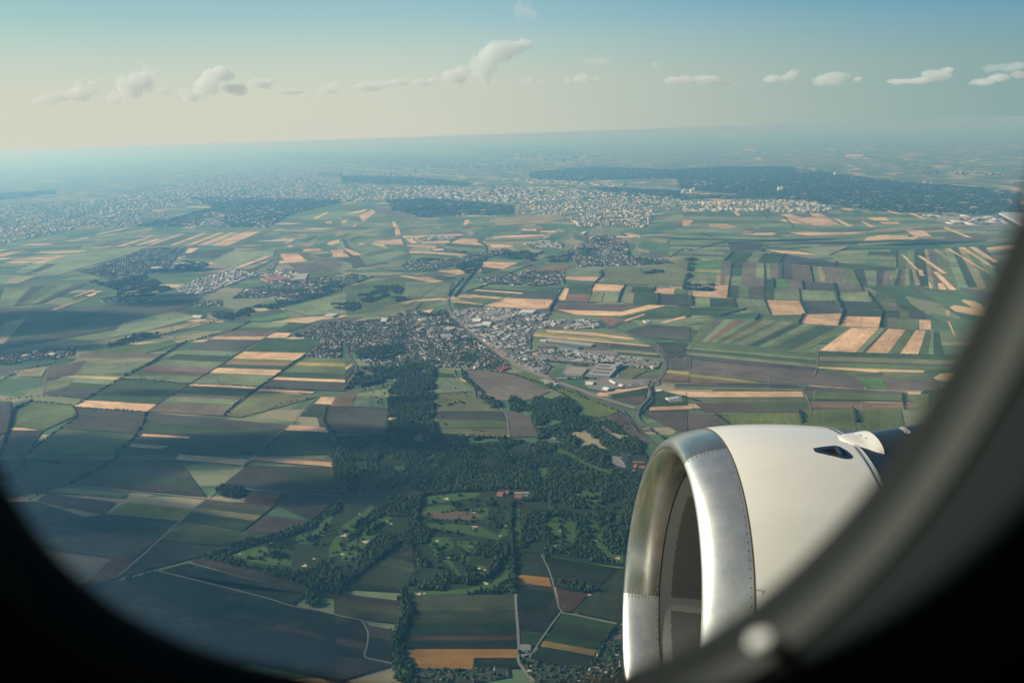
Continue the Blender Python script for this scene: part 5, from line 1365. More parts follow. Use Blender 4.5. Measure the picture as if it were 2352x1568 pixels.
# ------------------------------------------------------------------ vehicles on the roads: one car mesh with body and cabin as parts
def car_meshes():
    def bx(x0, x1, y0, y1, z0, z1, ins=0):
        return [(x0, y0, z0), (x1, y0, z0), (x1, y1, z0), (x0, y1, z0), (x0+ins, y0+.12*bool(ins), z1), (x1-ins, y0+.12*bool(ins), z1), (x1-ins, y1-.12*bool(ins), z1), (x0+ins, y1-.12*bool(ins), z1)]
    f = [(0, 3, 2, 1), (0, 1, 5, 4), (1, 2, 6, 5), (2, 3, 7, 6), (3, 0, 4, 7), (4, 5, 6, 7)]
    body = py_mesh('body', bx(-2.2, 2.2, -.9, .9, .3, .95, .08), f, M_OBJ); cab = py_mesh('cabin', bx(-1.3, 1.0, -.8, .8, .952, 1.45, .45), f, M_OBJ)
    V, F = [], []
    for wx in (-1.4, 1.4):
        for wy in (-.92, .92):
            b = len(V); V += [(wx+.33*math.cos(k*.785), wy-.1, .33+.33*math.sin(k*.785)) for k in range(8)]+[(wx+.33*math.cos(k*.785), wy+.1, .33+.33*math.sin(k*.785)) for k in range(8)]
            F += [(b+k, b+(k+1) % 8, b+8+(k+1) % 8, b+8+k) for k in range(8)]+[tuple(range(b, b+8)), tuple(range(b+8, b+16))]
    return body, cab, py_mesh('wheels', V, F, M_OBJ)
CARM = car_meshes()
def car(loc, ang, c, lab, grp):
    e = empty('car', (loc[0], loc[1], GZ+5)); e.rotation_euler.z = ang; tag(e, lab, 'car', grp)
    for nm, m, cc in zip(('body', 'cabin', 'wheels'), CARM, (c, (.05, .06, .07), (.03, .03, .03))):
        o = link(bpy.data.objects.new(nm, m), e); o.color = (*cc, 1)
def cars_on(tg, s, n, lab, grp):
    P = gpts(tg, s)
    for i in range(n):
        k = random.randrange(len(P)-1); t = random.random(); p = P[k]*(1-t)+P[k+1]*t; d = P[k+1]-P[k]; a = math.atan2(d[1], d[0]); nn = np.array([-d[1], d[0], 0])/np.linalg.norm(d)*random.choice((2.2, -2.2))
        car(p+nn, a, random.choice([(.8, .8, .8), (.1, .1, .12), (.5, .06, .05), (.35, .36, .38), (.08, .12, .3)]), lab, grp)
cars_on('E', '2020 750 2110 800 2200 870 2235 940 2225 1000 2180 1060 2125 1160 2060 1240 2038 1290 2060 1340', 10, 'small car driving on the curved bypass highway', 'cars on the curved bypass')
cars_on('H', '1200 965 1216 1200 1226 1440 1330 1567', 3, 'small car on the straight lane by the farm shed', 'cars on the straight lane')
# ------------------------------------------------------------------ air
HX, HY0, HY1 = 145000, -31000, 185000
V = [(-HX, HY0, GZ-1), (HX, HY0, GZ-1), (HX, HY1, GZ-1), (-HX, HY1, GZ-1), (-HX, HY0, 8), (HX, HY0, 8), (HX, HY1, 8), (-HX, HY1, 8)]
hz = py_obj('haze', V, [(0, 3, 2, 1), (0, 1, 5, 4), (1, 2, 6, 5), (2, 3, 7, 6), (3, 0, 4, 7), (4, 5, 6, 7)], None); tag(hz, kind='stuff')
m = bpy.data.materials.new('hazy air'); m.use_nodes = True; n = m.node_tree; n.nodes.clear()
pv = N(n, 'ShaderNodeVolumePrincipled'); pv.inputs['Color'].default_value = (.17, .44, .78, 1); pv.inputs['Density'].default_value = 6.9e-5
pv.inputs['Absorption Color'].default_value = (.82, .74, .30, 1); pv.inputs['Anisotropy'].default_value = 0.25
ou = N(n, 'ShaderNodeOutputMaterial'); L(n, pv.outputs[0], ou.inputs['Volume']); hz.data.materials.append(m)

# ------------------------------------------------------------------ clouds (outside the haze box)
def mat_cloud(name, dens, col=(1, 1, 1)):
    m = bpy.data.materials.new(name); m.use_nodes = True; n = m.node_tree; n.nodes.clear()
    pv = N(n, 'ShaderNodeVolumePrincipled'); pv.inputs['Color'].default_value = (*col, 1); pv.inputs['Density'].default_value = dens; pv.inputs['Anisotropy'].default_value = .0
    pv.inputs['Absorption Color'].default_value = (1, 1, 1, 1)
    ou = N(n, 'ShaderNodeOutputMaterial'); L(n, pv.outputs[0], ou.inputs['Volume']); return m
CT = bpy.data.textures.new('cloudtex', 'CLOUDS'); CT.noise_scale = 1.0; CT.noise_depth = 4
def cloud(balls, vox, disp, mat, label, grp=None, nscale=None):
    Vs, Fs, off = [], [], 0
    for (c, r) in balls:
        r = np.array(r)*np.ones(3); v = IV1*r+np.array(c); Vs.append(v); Fs.append(IF1+off); off += len(v)
    V = np.concatenate(Vs); o0 = V.mean(0)
    o = mesh_obj('cloud', V-o0, np.concatenate(Fs), mat); o.location = o0
    rm = o.modifiers.new('r', 'REMESH'); rm.mode = 'VOXEL'; rm.voxel_size = vox
    tx = CT.copy(); tx.noise_scale = nscale or disp*2.2
    dm = o.modifiers.new('d', 'DISPLACE'); dm.texture = tx; dm.strength = disp; dm.mid_level = .5; dm.texture_coords = 'GLOBAL'
    tx2 = CT.copy(); tx2.noise_scale = tx.noise_scale*.38; d2 = o.modifiers.new('d2', 'DISPLACE'); d2.texture = tx2; d2.strength = disp*.95; d2.mid_level = .5; d2.texture_coords = 'GLOBAL'
    tag(o, label, 'cloud', grp); return o
CD = 52000.
def sky_pt(x, y, dist=CD):
    d = ray(x, y); t = dist/d[1]; return np.array([d[0]*t, d[1]*t, d[2]*t])
MC = mat_cloud('cloud vapour', 0.85e-3, (1, .975, .92))
MC2 = mat_cloud('thin cloud vapour', 3.0e-4)
def puffs(spec, seed, CD=CD):
    """spec: list of (x, y, halfwidth px, halfheight px)"""
    r = random.Random(seed); out = []
    for x, y, w, h in spec:
        for k in range(8):
            px, py = x+r.uniform(-.65, .65)*w, y+r.uniform(-.5, .5)*h; s = r.uniform(.45, .95); c = sky_pt(px, py, CD); k_ = CD/FPX
            c[1] += r.uniform(-500, 500); out.append((c, (w*s*k_*.8, w*s*k_*.7, max(h*s*k_, 170))))
    return out
CL = [([(95, 233, 22, 8), (130, 222, 24, 13), (170, 215, 28, 14), (205, 205, 22, 16), (240, 182, 12, 9)], 'ragged pale cloud low at the far left of the sky'),
      ([(275, 228, 20, 13), (300, 200, 26, 24), (325, 185, 24, 22), (345, 160, 12, 16)], 'pointed pale cloud second from the left'),
      ([(435, 220, 22, 16), (465, 190, 30, 26), (500, 175, 28, 18), (520, 160, 14, 9), (540, 205, 22, 12)], 'broad puffy cloud over the hazy city'),
      ([(375, 212, 18, 10)], 'tiny cloud between the pointed and the broad cloud'),
      ([(600, 192, 26, 11), (615, 185, 14, 6)], 'small cloud right of the broad puffy cloud'), ([(660, 211, 34, 5)], 'flat wisp of cloud above the river bend'),
      ([(755, 207, 24, 9), (775, 196, 16, 8)], 'low oval cloud left of the towering cloud'), ([(850, 200, 40, 9), (910, 192, 30, 8)], 'long low cloud bank left of the towering cloud'),
      ([(975, 192, 24, 9), (1000, 182, 18, 8)], 'slanting cloud at the foot of the towering cloud'), ([(1050, 178, 28, 18), (1068, 165, 18, 14)], 'rounded cloud leaning on the towering cloud'),
      ([(1105, 165, 20, 28), (1125, 140, 30, 30), (1150, 118, 34, 22), (1180, 110, 26, 18), (1208, 100, 18, 10)], 'tallest towering cumulus cloud above the horizon'),
      ([(1220, 188, 22, 5)], 'little flat cloud right of the towering cloud'), ([(1340, 180, 22, 12), (1370, 184, 14, 5), (1305, 184, 10, 4)], 'small peaked cloud right of the towering cloud'),
      ([(1560, 184, 34, 8), (1615, 182, 36, 9), (1665, 190, 20, 5)], 'long flat cloud over the plain'),
      ([(1785, 182, 26, 8), (1815, 172, 20, 11)], 'small cumulus left of the bright oval cloud'), ([(1880, 187, 26, 9), (1915, 182, 32, 14)], 'bright oval cloud over the floodplain forest'),
      ([(1975, 182, 12, 5)], 'tiny cloud speck near the right side'), ([(2070, 188, 30, 6), (2110, 184, 30, 9), (2150, 174, 28, 12), (2175, 163, 16, 8)], 'wedge shaped cloud rising to the right'),
      ([(2265, 188, 30, 7), (2300, 178, 28, 9), (2345, 172, 24, 7)], 'cloud at the far right of the sky')]
for i, (sp, lab) in enumerate(CL):
    pf_ = puffs(sp, i, CD+(i % 3)*6500); mr_ = min(q[1][2] for q in pf_); cloud(pf_, 55, max(120, min(520, mr_*1.0)), MC, lab)
cloud(puffs([(1205, 20, 26, 22), (1215, 35, 20, 12)], 77), 130, 700, MC2, 'faint wispy cloud high above the towering cloud')
cloud(puffs([(1380, 140, 34, 7), (1500, 150, 12, 5)], 78), 130, 500, mat_cloud('grey vapour', 4e-4, (.6, .66, .72)), 'thin grey scrap of cloud right of the towering cloud')
cloud(puffs([(2300, 158, 40, 8), (2340, 152, 30, 6)], 79), 130, 500, mat_cloud('dark vapour', 7e-4, (.5, .56, .62)), 'grey cloud veil above the far right cloud')
# low clouds up-sun that shade the fields
MS = mat_cloud('low cloud vapour', 5.5e-3)
MS2 = mat_cloud('thin low cloud vapour', 4e-3)
def shade(specs, alt, mat, lab, thick=130, seed=0):
    r = random.Random(seed); balls = []
    alt = max(alt, .23*max(gp(q[0], q[1])[1] for q in specs))
    for x, y, rx, ry in specs:                  # centre pixel on the ground and radii in metres
        g = gp(x, y); t = (alt-GZ)/SD.z; c = np.array([g[0]+SD.x*t, g[1]+SD.y*t, alt])
        for k in range(5): balls.append((c+np.array([r.uniform(-.5, .5)*rx, r.uniform(-.5, .5)*ry, r.uniform(-.2, .2)*thick]), (rx*r.uniform(.45, .75), ry*r.uniform(.45, .75), thick*r.uniform(.7, 1.1))))
    return cloud(balls, 45, 130, mat, lab, nscale=260)
shade([(120, 1060, 500, 330), (420, 1040, 420, 260), (650, 1040, 330, 230), (860, 1000, 240, 200), (900, 930, 120, 130), (930, 1010, 160, 170), (700, 1130, 240, 110), (200, 1180, 400, 150)], 620, MS, 'broad low cloud shading the fields left of the golf course', seed=1)
shade([(150, 1260, 330, 160), (420, 1250, 260, 60), (300, 1420, 380, 170), (400, 1350, 260, 130), (460, 1500, 300, 120), (200, 1340, 260, 140), (560, 1400, 280, 150), (780, 1400, 130, 110), (660, 1500, 300, 90)], 560, mat_cloud('softer low cloud vapour', 2.4e-3), 'low cloud shading the dark fields at the lower left', seed=2)
shade([(100, 740, 900, 420), (330, 690, 500, 260), (60, 800, 500, 200), (420, 620, 400, 220)], 640, MS, 'low cloud shading the far left fields', seed=3)
shade([(1780, 553, 700, 90), (1950, 556, 900, 130), (2150, 560, 500, 110)], 700, MS, 'thin low cloud throwing the dark streak over the right hand plain', seed=4)
shade([(1010, 480, 900, 260)], 700, MS2, 'low cloud shading the far forest', seed=5)
shade([(1000, 1030, 130, 90), (900, 1120, 130, 90)], 600, MS2, 'small added unseen veil dimming the golf course', seed=6)  # added out of view to dim the ground below
MS3 = mat_cloud('added dimming veil', 4.5e-4)
shade([(1000, 1250, 420, 330), (1300, 1250, 420, 330), (1050, 1450, 380, 160), (1350, 1450, 380, 160), (700, 1350, 300, 180), (1100, 1080, 500, 200), (1500, 1150, 300, 250)], 660, MS3, 'broad added unseen veil dimming the golf course and the nearest fields', seed=8)  # added out of view only to darken the whole foreground
shade([(560, 900, 260, 60), (380, 860, 220, 60), (300, 905, 220, 60)], 600, MS2, 'small low cloud shading strips of the western grid', seed=7)
# ------------------------------------------------------------------ the aircraft: one thing, the engine, pylon, fuselage and window as its parts
NC = np.array([.8319, 4.3315, -2.8541]); NY, NP = .0092, .1466
Aa = np.array([-math.cos(NY)*math.cos(NP), -math.sin(NY)*math.cos(NP), math.sin(NP)])
Uu = np.array([0, 0, 1.])-Aa*Aa[2]; Uu /= np.linalg.norm(Uu); Vv = np.cross(Aa, Uu)
def ray(x, y): return FWD0+RT0*(x-CX)/FPX+UP0*(CY-y)/FPX
def proj(P):
    P = np.asarray(P, float); z = P@FWD0; return np.stack([CX+FPX*(P@RT0)/z, CY-FPX*(P@UP0)/z], -1)
def nacR(s):
    t = min(max(s/1.093, 0), 1); r = .95+.219*math.sqrt(max(1-(1-t)**2, 0))
    if s > .9: r -= .05*(s-.9)**2
    return r
def linR(s): 
    t = min(max(s/.25, 0), 1); return .95-.085*math.sqrt(max(1-(1-t)**2, 0))
def hit(x, y):
    d = ray(x, y)
    for t in np.arange(2.8, 7, .001):
        P = d*t-NC; s = -(P@Aa)
        if 0 < s < 3.5 and math.hypot(P@Uu, P@Vv) < nacR(s): return s, math.atan2(P@Vv, P@Uu)
    return None
air = empty('airliner', (0, 0, 0)); air.rotation_euler.x = _p0-PITCH; tag(air, 'white jet airliner with polished engine intake seen through its cabin window', 'airliner')
MX = Matrix(((Uu[0], Vv[0], Aa[0], NC[0]), (Uu[1], Vv[1], Aa[1], NC[1]), (Uu[2], Vv[2], Aa[2], NC[2]), (0, 0, 0, 1)))
def nl(s, th, r): return (r*math.cos(th), r*math.sin(th), -s)          # local point: x=up, y=outboard, z=forward
def revolve(prof, n=192, th0=0, th1=2*math.pi):
    V, F = [], []; full = abs(th1-th0-2*math.pi) < 1e-6; m = n if full else n+1
    for s, r in prof:
        for i in range(m): V.append(nl(s, th0+(th1-th0)*i/n, r))
    for j in range(len(prof)-1):
        for i in range(n):
            k = (i+1) % m if full else i+1; F.append((j*m+i, j*m+k, (j+1)*m+k, (j+1)*m+i))
    return V, F
# materials
def mat_alu(nm='brushed aluminium', r0=.38, k0=1.0):
    m, n, b = new_mat(nm); b.inputs['Metallic'].default_value = .88; tc = N(n, 'ShaderNodeTexCoord'); sp = N(n, 'ShaderNodeSeparateXYZ'); L(n, tc.outputs['Object'], sp.inputs[0])
    at = N(n, 'ShaderNodeMath', operation='ARCTAN2'); L(n, sp.outputs[1], at.inputs[0]); L(n, sp.outputs[0], at.inputs[1])
    cb = N(n, 'ShaderNodeCombineXYZ'); L(n, at.outputs[0], cb.inputs[0]); L(n, sp.outputs[2], cb.inputs[1])
    s1 = noise(n, mapping(n, cb.outputs[0], (220, 7, 1)), 1, 4, .7); s2 = noise(n, mapping(n, tc.outputs['Object'], (9, 9, 14)), 1, 5, .65)
    s3 = noise(n, mapping(n, cb.outputs[0], (60, 22, 1)), 1, 3, .8)
    L(n, maprange(n, s1.outputs[0], .3, .7, r0, r0+.08), b.inputs['Roughness'])
    c = mixc(n, [q*k0 for q in ((.66, .66, .64) if k0 == 1 else (.70, .64, .56))], [q*k0 for q in ((.84, .82, .77) if k0 == 1 else (.84, .79, .70))], maprange(n, s2.outputs[0], .35, .65, 0, 1)); c = mixc(n, c, (.42, .44, .47), maprange(n, s3.outputs[0], .68, .76, 0, .4)); c = mixc(n, c, (.52, .54, .56), maprange(n, s1.outputs[0], .5, .85, 0, .3))  # warm tint of the mirror variant paints in a brownish reflection
    L(n, c, b.inputs['Base Color']); bp = N(n, 'ShaderNodeBump'); bp.inputs['Strength'].default_value = .04; bp.inputs['Distance'].default_value = .001
    L(n, s1.outputs[0], bp.inputs['Height']); L(n, bp.outputs[0], b.inputs['Normal']); return m
def mat_paint(name, c, rough=.28, dirt=.06):
    m, n, b = new_mat(name); b.inputs['Roughness'].default_value = rough; b.inputs['Coat Weight'].default_value = .5; b.inputs['Coat Roughness'].default_value = .12
    tc = N(n, 'ShaderNodeTexCoord'); ns = noise(n, mapping(n, tc.outputs['Object'], (2, 2, .6)), 1, 6, .65); n2 = noise(n, mapping(n, tc.outputs['Object'], (70, 70, 40)), 1, 2, .5)
    cc = mixc(n, c, [q*.86 for q in c], maprange(n, ns.outputs[0], .35, .75, 0, 1)); cc = mixc(n, cc, [q*.35 for q in c], maprange(n, n2.outputs[0], .74, .80, 0, dirt*5)); L(n, cc, b.inputs['Base Color'])
    L(n, maprange(n, ns.outputs[0], .3, .7, rough*.8, rough*1.5), b.inputs['Roughness']); return m
def mat_liner():
    m, n, b = new_mat('acoustic liner'); b.inputs['Roughness'].default_value = .55; tc = N(n, 'ShaderNodeTexCoord'); sp = N(n, 'ShaderNodeSeparateXYZ'); L(n, tc.outputs['Object'], sp.inputs[0])
    at = N(n, 'ShaderNodeMath', operation='ARCTAN2'); L(n, sp.outputs[1], at.inputs[0]); L(n, sp.outputs[0], at.inputs[1])
    cb = N(n, 'ShaderNodeCombineXYZ'); L(n, at.outputs[0], cb.inputs[0]); L(n, sp.outputs[2], cb.inputs[1])
    j = noise(n, mapping(n, cb.outputs[0], (26, 30, 1)), 1, 2, .5)
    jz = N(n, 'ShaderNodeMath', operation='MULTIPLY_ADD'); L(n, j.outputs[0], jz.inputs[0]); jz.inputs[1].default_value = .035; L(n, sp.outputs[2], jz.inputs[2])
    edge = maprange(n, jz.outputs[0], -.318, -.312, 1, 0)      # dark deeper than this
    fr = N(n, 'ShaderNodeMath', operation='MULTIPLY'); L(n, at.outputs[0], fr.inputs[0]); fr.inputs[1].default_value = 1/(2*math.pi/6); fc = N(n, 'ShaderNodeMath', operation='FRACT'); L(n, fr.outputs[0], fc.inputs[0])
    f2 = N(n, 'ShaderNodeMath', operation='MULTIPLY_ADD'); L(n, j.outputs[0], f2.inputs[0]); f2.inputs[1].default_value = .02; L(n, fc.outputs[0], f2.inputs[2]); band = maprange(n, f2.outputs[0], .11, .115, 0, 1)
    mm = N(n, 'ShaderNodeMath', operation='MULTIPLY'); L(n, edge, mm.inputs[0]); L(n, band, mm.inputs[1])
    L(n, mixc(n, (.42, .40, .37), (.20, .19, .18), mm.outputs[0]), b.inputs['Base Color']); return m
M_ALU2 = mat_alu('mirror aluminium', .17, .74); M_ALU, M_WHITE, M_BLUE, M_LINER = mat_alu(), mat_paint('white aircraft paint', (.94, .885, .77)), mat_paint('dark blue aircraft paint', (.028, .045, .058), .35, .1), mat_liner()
M_SEAL, M_DARK, M_CHROME = plain('seam sealant', (.16, .13, .09), .6), plain('black recess', (.01, .012, .014), .6), plain('bare metal', (.6, .6, .6), .3, 1.)
def npart(name, V, F, mat, parent=None, smooth=True):
    o = py_obj(name, V, F, mat, None, smooth)
    if parent is None: o.parent = air; o.matrix_local = MX
    else: o.parent = parent
    return o
S1, S2 = .223, .244
cs = [S1+(.975-S1)*i/24 for i in range(25)]
V, F = revolve([(s, nacR(s)) for s in cs]+[(.9755, nacR(.975)-.02)])
nac = npart('engine', V, F, M_WHITE)
# intake lip: from outer seam round the highlight to the inner seam
pr = [(S1*(1-math.sin(t)), nacR(S1*(1-math.sin(t)))) for t in np.linspace(0, math.pi/2, 18)]
pr += [(S2*(1-math.cos(t)), linR(S2*(1-math.cos(t)))) for t in np.linspace(0.05, math.pi/2, 18)]
jt1 = hit(1652, 1031)[1]; jt2, best = None, 1e9
for th in np.linspace(0, math.pi, 400):
    q = proj(NC-Aa*S2+.865*(math.cos(th)*Uu+math.sin(th)*Vv))
    if abs(q[1]-1367) < best: best, jt2 = abs(q[1]-1367), th
V, F = revolve(pr, 96, jt1, jt2); npart('intake_lip', V, F, M_ALU2, nac)
V, F = revolve(pr, 140, jt2, jt1+2*math.pi); npart('intake_lip', V, F, M_ALU, nac)
V, F = revolve([(S1-.004, nacR(S1)+.0008), (S1-.003, nacR(S1)+.0025), (S1+.004, nacR(S1)+.0025), (S1+.005, nacR(S1)-.001)]); npart('lip_seam', V, F, M_SEAL, nac)
V, F = revolve([(S2-.003, linR(S2)-.0008), (S2, linR(S2)-.003), (S2+.004, linR(S2)-.003), (S2+.005, linR(S2))]); npart('inner_seam', V, F, M_DARK, nac)
V, F = revolve([(s, .865-.004*(s-S2)) for s in np.linspace(S2+.001, 1.05, 14)]); npart('intake_liner', V, F, M_LINER, nac)
# fan and spinner
V, F = [], []
for k in range(24):
    a0 = k*2*math.pi/24; b0 = len(V)
    for i in range(8):
        r = .26+(.858-.26)*i/7; tw = .16-.02*i
        for sg in (-1, 1): V.append(nl(.95+sg*.07, a0+sg*tw*(.5/ r)+.12*(i/7.)**2, r))
    for i in range(7): F.append((b0+2*i, b0+2*i+1, b0+2*i+3, b0+2*i+2))
npart('fan_blades', V, F, plain('titanium', (.25, .25, .27), .35, 1.), nac)
V, F = revolve([(.72, .001), (.76, .08), (.84, .18), (.95, .26), (1.04, .27)], 48); npart('spinner', V, F, plain('spinner paint', (.05, .05, .055), .4), nac)
V, F = revolve([(1.02, .2), (1.04, .864)], 64); npart('fan_casing', V, F, M_DARK, nac)
# lip joints with their rivet rows
jt1 = hit(1652, 1031)[1]
prof_all = [(S1-.001, nacR(S1))]+pr
def joint(th, name='lip_joint'):
    V, F = [], []
    for i, (s, r) in enumerate(pr):
        a = pr[max(i-1, 0)]; b = pr[min(i+1, len(pr)-1)]; tx, tr = b[0]-a[0], b[1]-a[1]; q = math.hypot(tx, tr); ns_, nr_ = tr/q, -tx/q
        # outward normal of the profile (towards smaller s at the nose)
        sg = -1 if (ns_*(s-.12)+nr_*(r-.97)) < 0 else 1
        for w in (-.0016, .0016): V.append(nl(s+sg*ns_*.0012, th+w, r+sg*nr_*.0012))
    for i in range(len(pr)-1): F.append((2*i, 2*i+1, 2*i+3, 2*i+2))
    npart(name, V, F, M_SEAL, nac)
for th in (jt1, jt2, jt1-2.09 if False else jt1-math.radians(150)): joint(th)
def rivets(pts):
    V, F = [], []
    for s, th, r, nrm, rad in pts:
        c = np.array(nl(s, th, r)); nv = np.array([nrm[1]*math.cos(th), nrm[1]*math.sin(th), -nrm[0]]); nv /= np.linalg.norm(nv)
        t = np.cross(nv, [0, 0, 1.]); t /= np.linalg.norm(t); w = np.cross(nv, t); b0 = len(V)
        for k in range(8): a = k*math.pi/4; V.append(c+rad*(math.cos(a)*t+math.sin(a)*w))
        for k in range(8): a = k*math.pi/4; V.append(c+nv*rad*.45+rad*.55*(math.cos(a)*t+math.sin(a)*w))
        F += [(b0+k, b0+(k+1) % 8, b0+8+(k+1) % 8, b0+8+k) for k in range(8)]+[tuple(range(b0+8, b0+16))]
    return V, F
pts = [(S1-.016, k*2*math.pi/150, nacR(S1-.016), (-.2, 1), .0042) for k in range(150)]+[(S2-.016, (k+.4)*2*math.pi/130, linR(S2-.016), (-.1, -1), .0042) for k in range(130)]
for th in (jt1, jt2):
    for sg in (-1, 1):
        for row in (.014, .024):
            for s in np.linspace(.012, S1-.02, 10): pts.append((s, th+sg*row, nacR(s), (-(.25-s)*3, 1), .0038))
            for s in np.linspace(.03, S2-.03, 9): pts.append((s, th+sg*row, linR(s), (-(.25-s)*2, -1), .0038))
V, F = rivets(pts); npart('rivets', V, F, plain('rivet heads', (.14, .13, .12), .4, .6), nac, False)
# reverser cowl aft of the fan cowl, with its dark gap
V, F = revolve([(.972, nacR(.98)-.03), (.981, nacR(.98)-.012), (.983, nacR(.983)-.004)]+[(s, nacR(s)-.004) for s in np.linspace(1.0, 2.2, 14)]+[(2.5, .92), (2.5, .86)]); npart('reverser_cowl', V, F, M_WHITE, nac)
V, F = revolve([(2.3, .55), (2.9, .5), (3.3, .36), (3.3, .3)], 64); npart('core_nozzle', V, F, plain('scorched metal', (.2, .18, .16), .4, 1.), nac)
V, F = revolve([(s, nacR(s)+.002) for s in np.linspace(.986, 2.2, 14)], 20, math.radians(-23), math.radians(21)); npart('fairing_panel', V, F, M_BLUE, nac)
V, F = revolve([(s, nacR(s)+.006) for s in (.962, .974)], 40, math.radians(-60), math.radians(30)); npart('cowl_edge', V, F, mat_paint('cowl edge paint', (.86, .84, .8)), nac)
# flush patches on the cowl traced on its real surface
def surf_patch(name, pix, off, mat, parent=nac, sub=1):
    h = [hit(*p) for p in pix]; V = [nl(s, th, nacR(s)+off) for s, th in h]; sc, tc_ = np.mean([q[0] for q in h]), np.mean([q[1] for q in h]); n = len(h)
    rings = [V]
    for f in (.66, .33): rings.append([nl(sc+(s-sc)*f, tc_+(th-tc_)*f, nacR(sc+(s-sc)*f)+off) for s, th in h])
    base = [nl(s, th, nacR(s)-.001) for s, th in h]; VV = base+sum(rings, [])+[nl(sc, tc_, nacR(sc)+off)]; F = []
    for j in range(3):
        for i in range(n): F.append((j*n+i, j*n+(i+1) % n, (j+1)*n+(i+1) % n, (j+1)*n+i))
    for i in range(n): F.append((3*n+i, 3*n+(i+1) % n, 4*n))
    return npart(name, VV, F, mat, parent, False)
surf_patch('air_scoop', [(1867, 1030), (1878, 1028), (1890, 1026), (1904, 1024.5), (1918, 1023.5), (1928, 1025.5), (1936, 1030), (1944, 1035), (1950, 1040), (1955, 1045), (1957, 1049), (1955, 1052), (1950, 1053.5), (1940, 1053.5), (1932, 1052), (1918, 1048.5), (1905, 1045.5), (1892, 1042.5), (1880, 1040), (1872, 1037.5)], .0025, M_BLUE)
surf_patch('scoop_opening', [(1884, 1034), (1900, 1032), (1917.5, 1030.2), (1923, 1037), (1928.5, 1044.5), (1915, 1042), (1902, 1039)], .0035, M_DARK)
h0, h1 = hit(1917.5, 1030), hit(1929, 1045)
V = []; 
for (s, th) in (h0, h1):
    for ds in (0, .012): 
        for dr in (.004, .014): V.append(nl(s+ds, th, nacR(s)+dr))
npart('scoop_edge', V, [(0, 1, 5, 4), (2, 6, 7, 3), (1, 3, 7, 5), (0, 2, 3, 1), (4, 5, 7, 6)], M_CHROME, nac, False)
# pylon: rounded ridge rising aft, with its white nose cap
def ridge(name, s0, s1, mat, parent, n=18, ex=0.0):
    V, F = [], []; m = 20
    for i in range(n+1):
        s = s0+(s1-s0)*i/n; t = (s-.90)
        w = .165*math.sqrt(max(0, min(1, t/.17)))+max(0, s-1.07)*.10+ex; h = .022*math.sqrt(max(0, min(1, t/.2)))+max(0, s-1.03)**1.15*.36+ex
        for j in range(m+1):
            a = math.pi*(j/m); y = -w*math.cos(a)*(1 if abs(math.cos(a)) < 1 else 1); base = math.sqrt(max(0, nacR(min(s, 2.4))**2-y*y)); x = base-.03+(h+.03)*math.sin(a)**.75
            V.append((x, y+.01, -s))
    for i in range(n):
        for j in range(m): F.append((i*(m+1)+j, i*(m+1)+j+1, (i+1)*(m+1)+j+1, (i+1)*(m+1)+j))
    return V, F
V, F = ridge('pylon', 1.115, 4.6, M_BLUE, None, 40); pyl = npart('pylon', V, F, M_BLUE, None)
V, F = ridge('cap', .902, 1.108, M_WHITE, None, 14, .004); npart('pylon_cap', V, F, M_WHITE, pyl)
V, F = ridge('ring', 1.50, 1.505, M_CHROME, None, 2, .003); npart('panel_line', V, F, plain('panel line', (.4, .4, .38), .5), pyl)
# rivets of the pylon
pv_ = []
for k in range(7):
    s = 1.17+k*.075; y = -.17-.008*k; pv_.append((s, y))
V, F = [], []
for s, y in pv_+[(1.55, .0), (1.56, -.1), (1.02, -.02), (1.0, .03)]:
    base = math.sqrt(nacR(s)**2-y*y); w = .175+max(0, s-1.07)*.10; h = .035+max(0, s-1.03)**1.15*.36; sn = math.sqrt(max(0, 1-(y/w)**2)) if abs(y) < w else 0
    x = base-.03+(h+.03)*sn**.75; b0 = len(V)
    for k in range(8): a = k*math.pi/4; V.append((x+.003, y+.01+.007*math.cos(a), -s+.007*math.sin(a)))
    V.append((x+.009, y+.01, -s)); F += [(b0+k, b0+(k+1) % 8, b0+8) for k in range(8)]
npart('fasteners', V, F, M_CHROME, pyl, False)
# lettering
def text_mesh(txt, size):
    cu = bpy.data.curves.new('t', 'FONT'); cu.body = txt; cu.size = size; cu.extrude = .0004; cu.align_x = 'CENTER'; cu.align_y = 'CENTER'
    o = bpy.data.objects.new('t', cu); COL.objects.link(o); dg = bpy.context.evaluated_depsgraph_get(); dg.update()
    me = bpy.data.meshes.new_from_object(o.evaluated_get(dg)); bpy.data.objects.remove(o); return me
def place_text(name, txt, size, px, mat, parent, off, xdir='s'):
    s, th = hit(*px); me = text_mesh(txt, size); me.materials.clear(); me.materials.append(mat); o = link(bpy.data.objects.new(name, me), parent)
    c = Vector(nl(s, th, nacR(s)+off)); nz_ = Vector((math.cos(th), math.sin(th), 0)); xx = Vector((0, 0, -1)); yy = nz_.cross(xx)
    if xdir != 's': xx, yy = -yy, xx
    o.matrix_local = Matrix(((xx.x, yy.x, nz_.x, c.x), (xx.y, yy.y, nz_.y, c.y), (xx.z, yy.z, nz_.z, c.z), (0, 0, 0, 1)))
place_text('hoist_marking', 'HOIST POINT', .0125, (1753, 1356), plain('marking ink', (.08, .08, .08), .6), nac, .001)
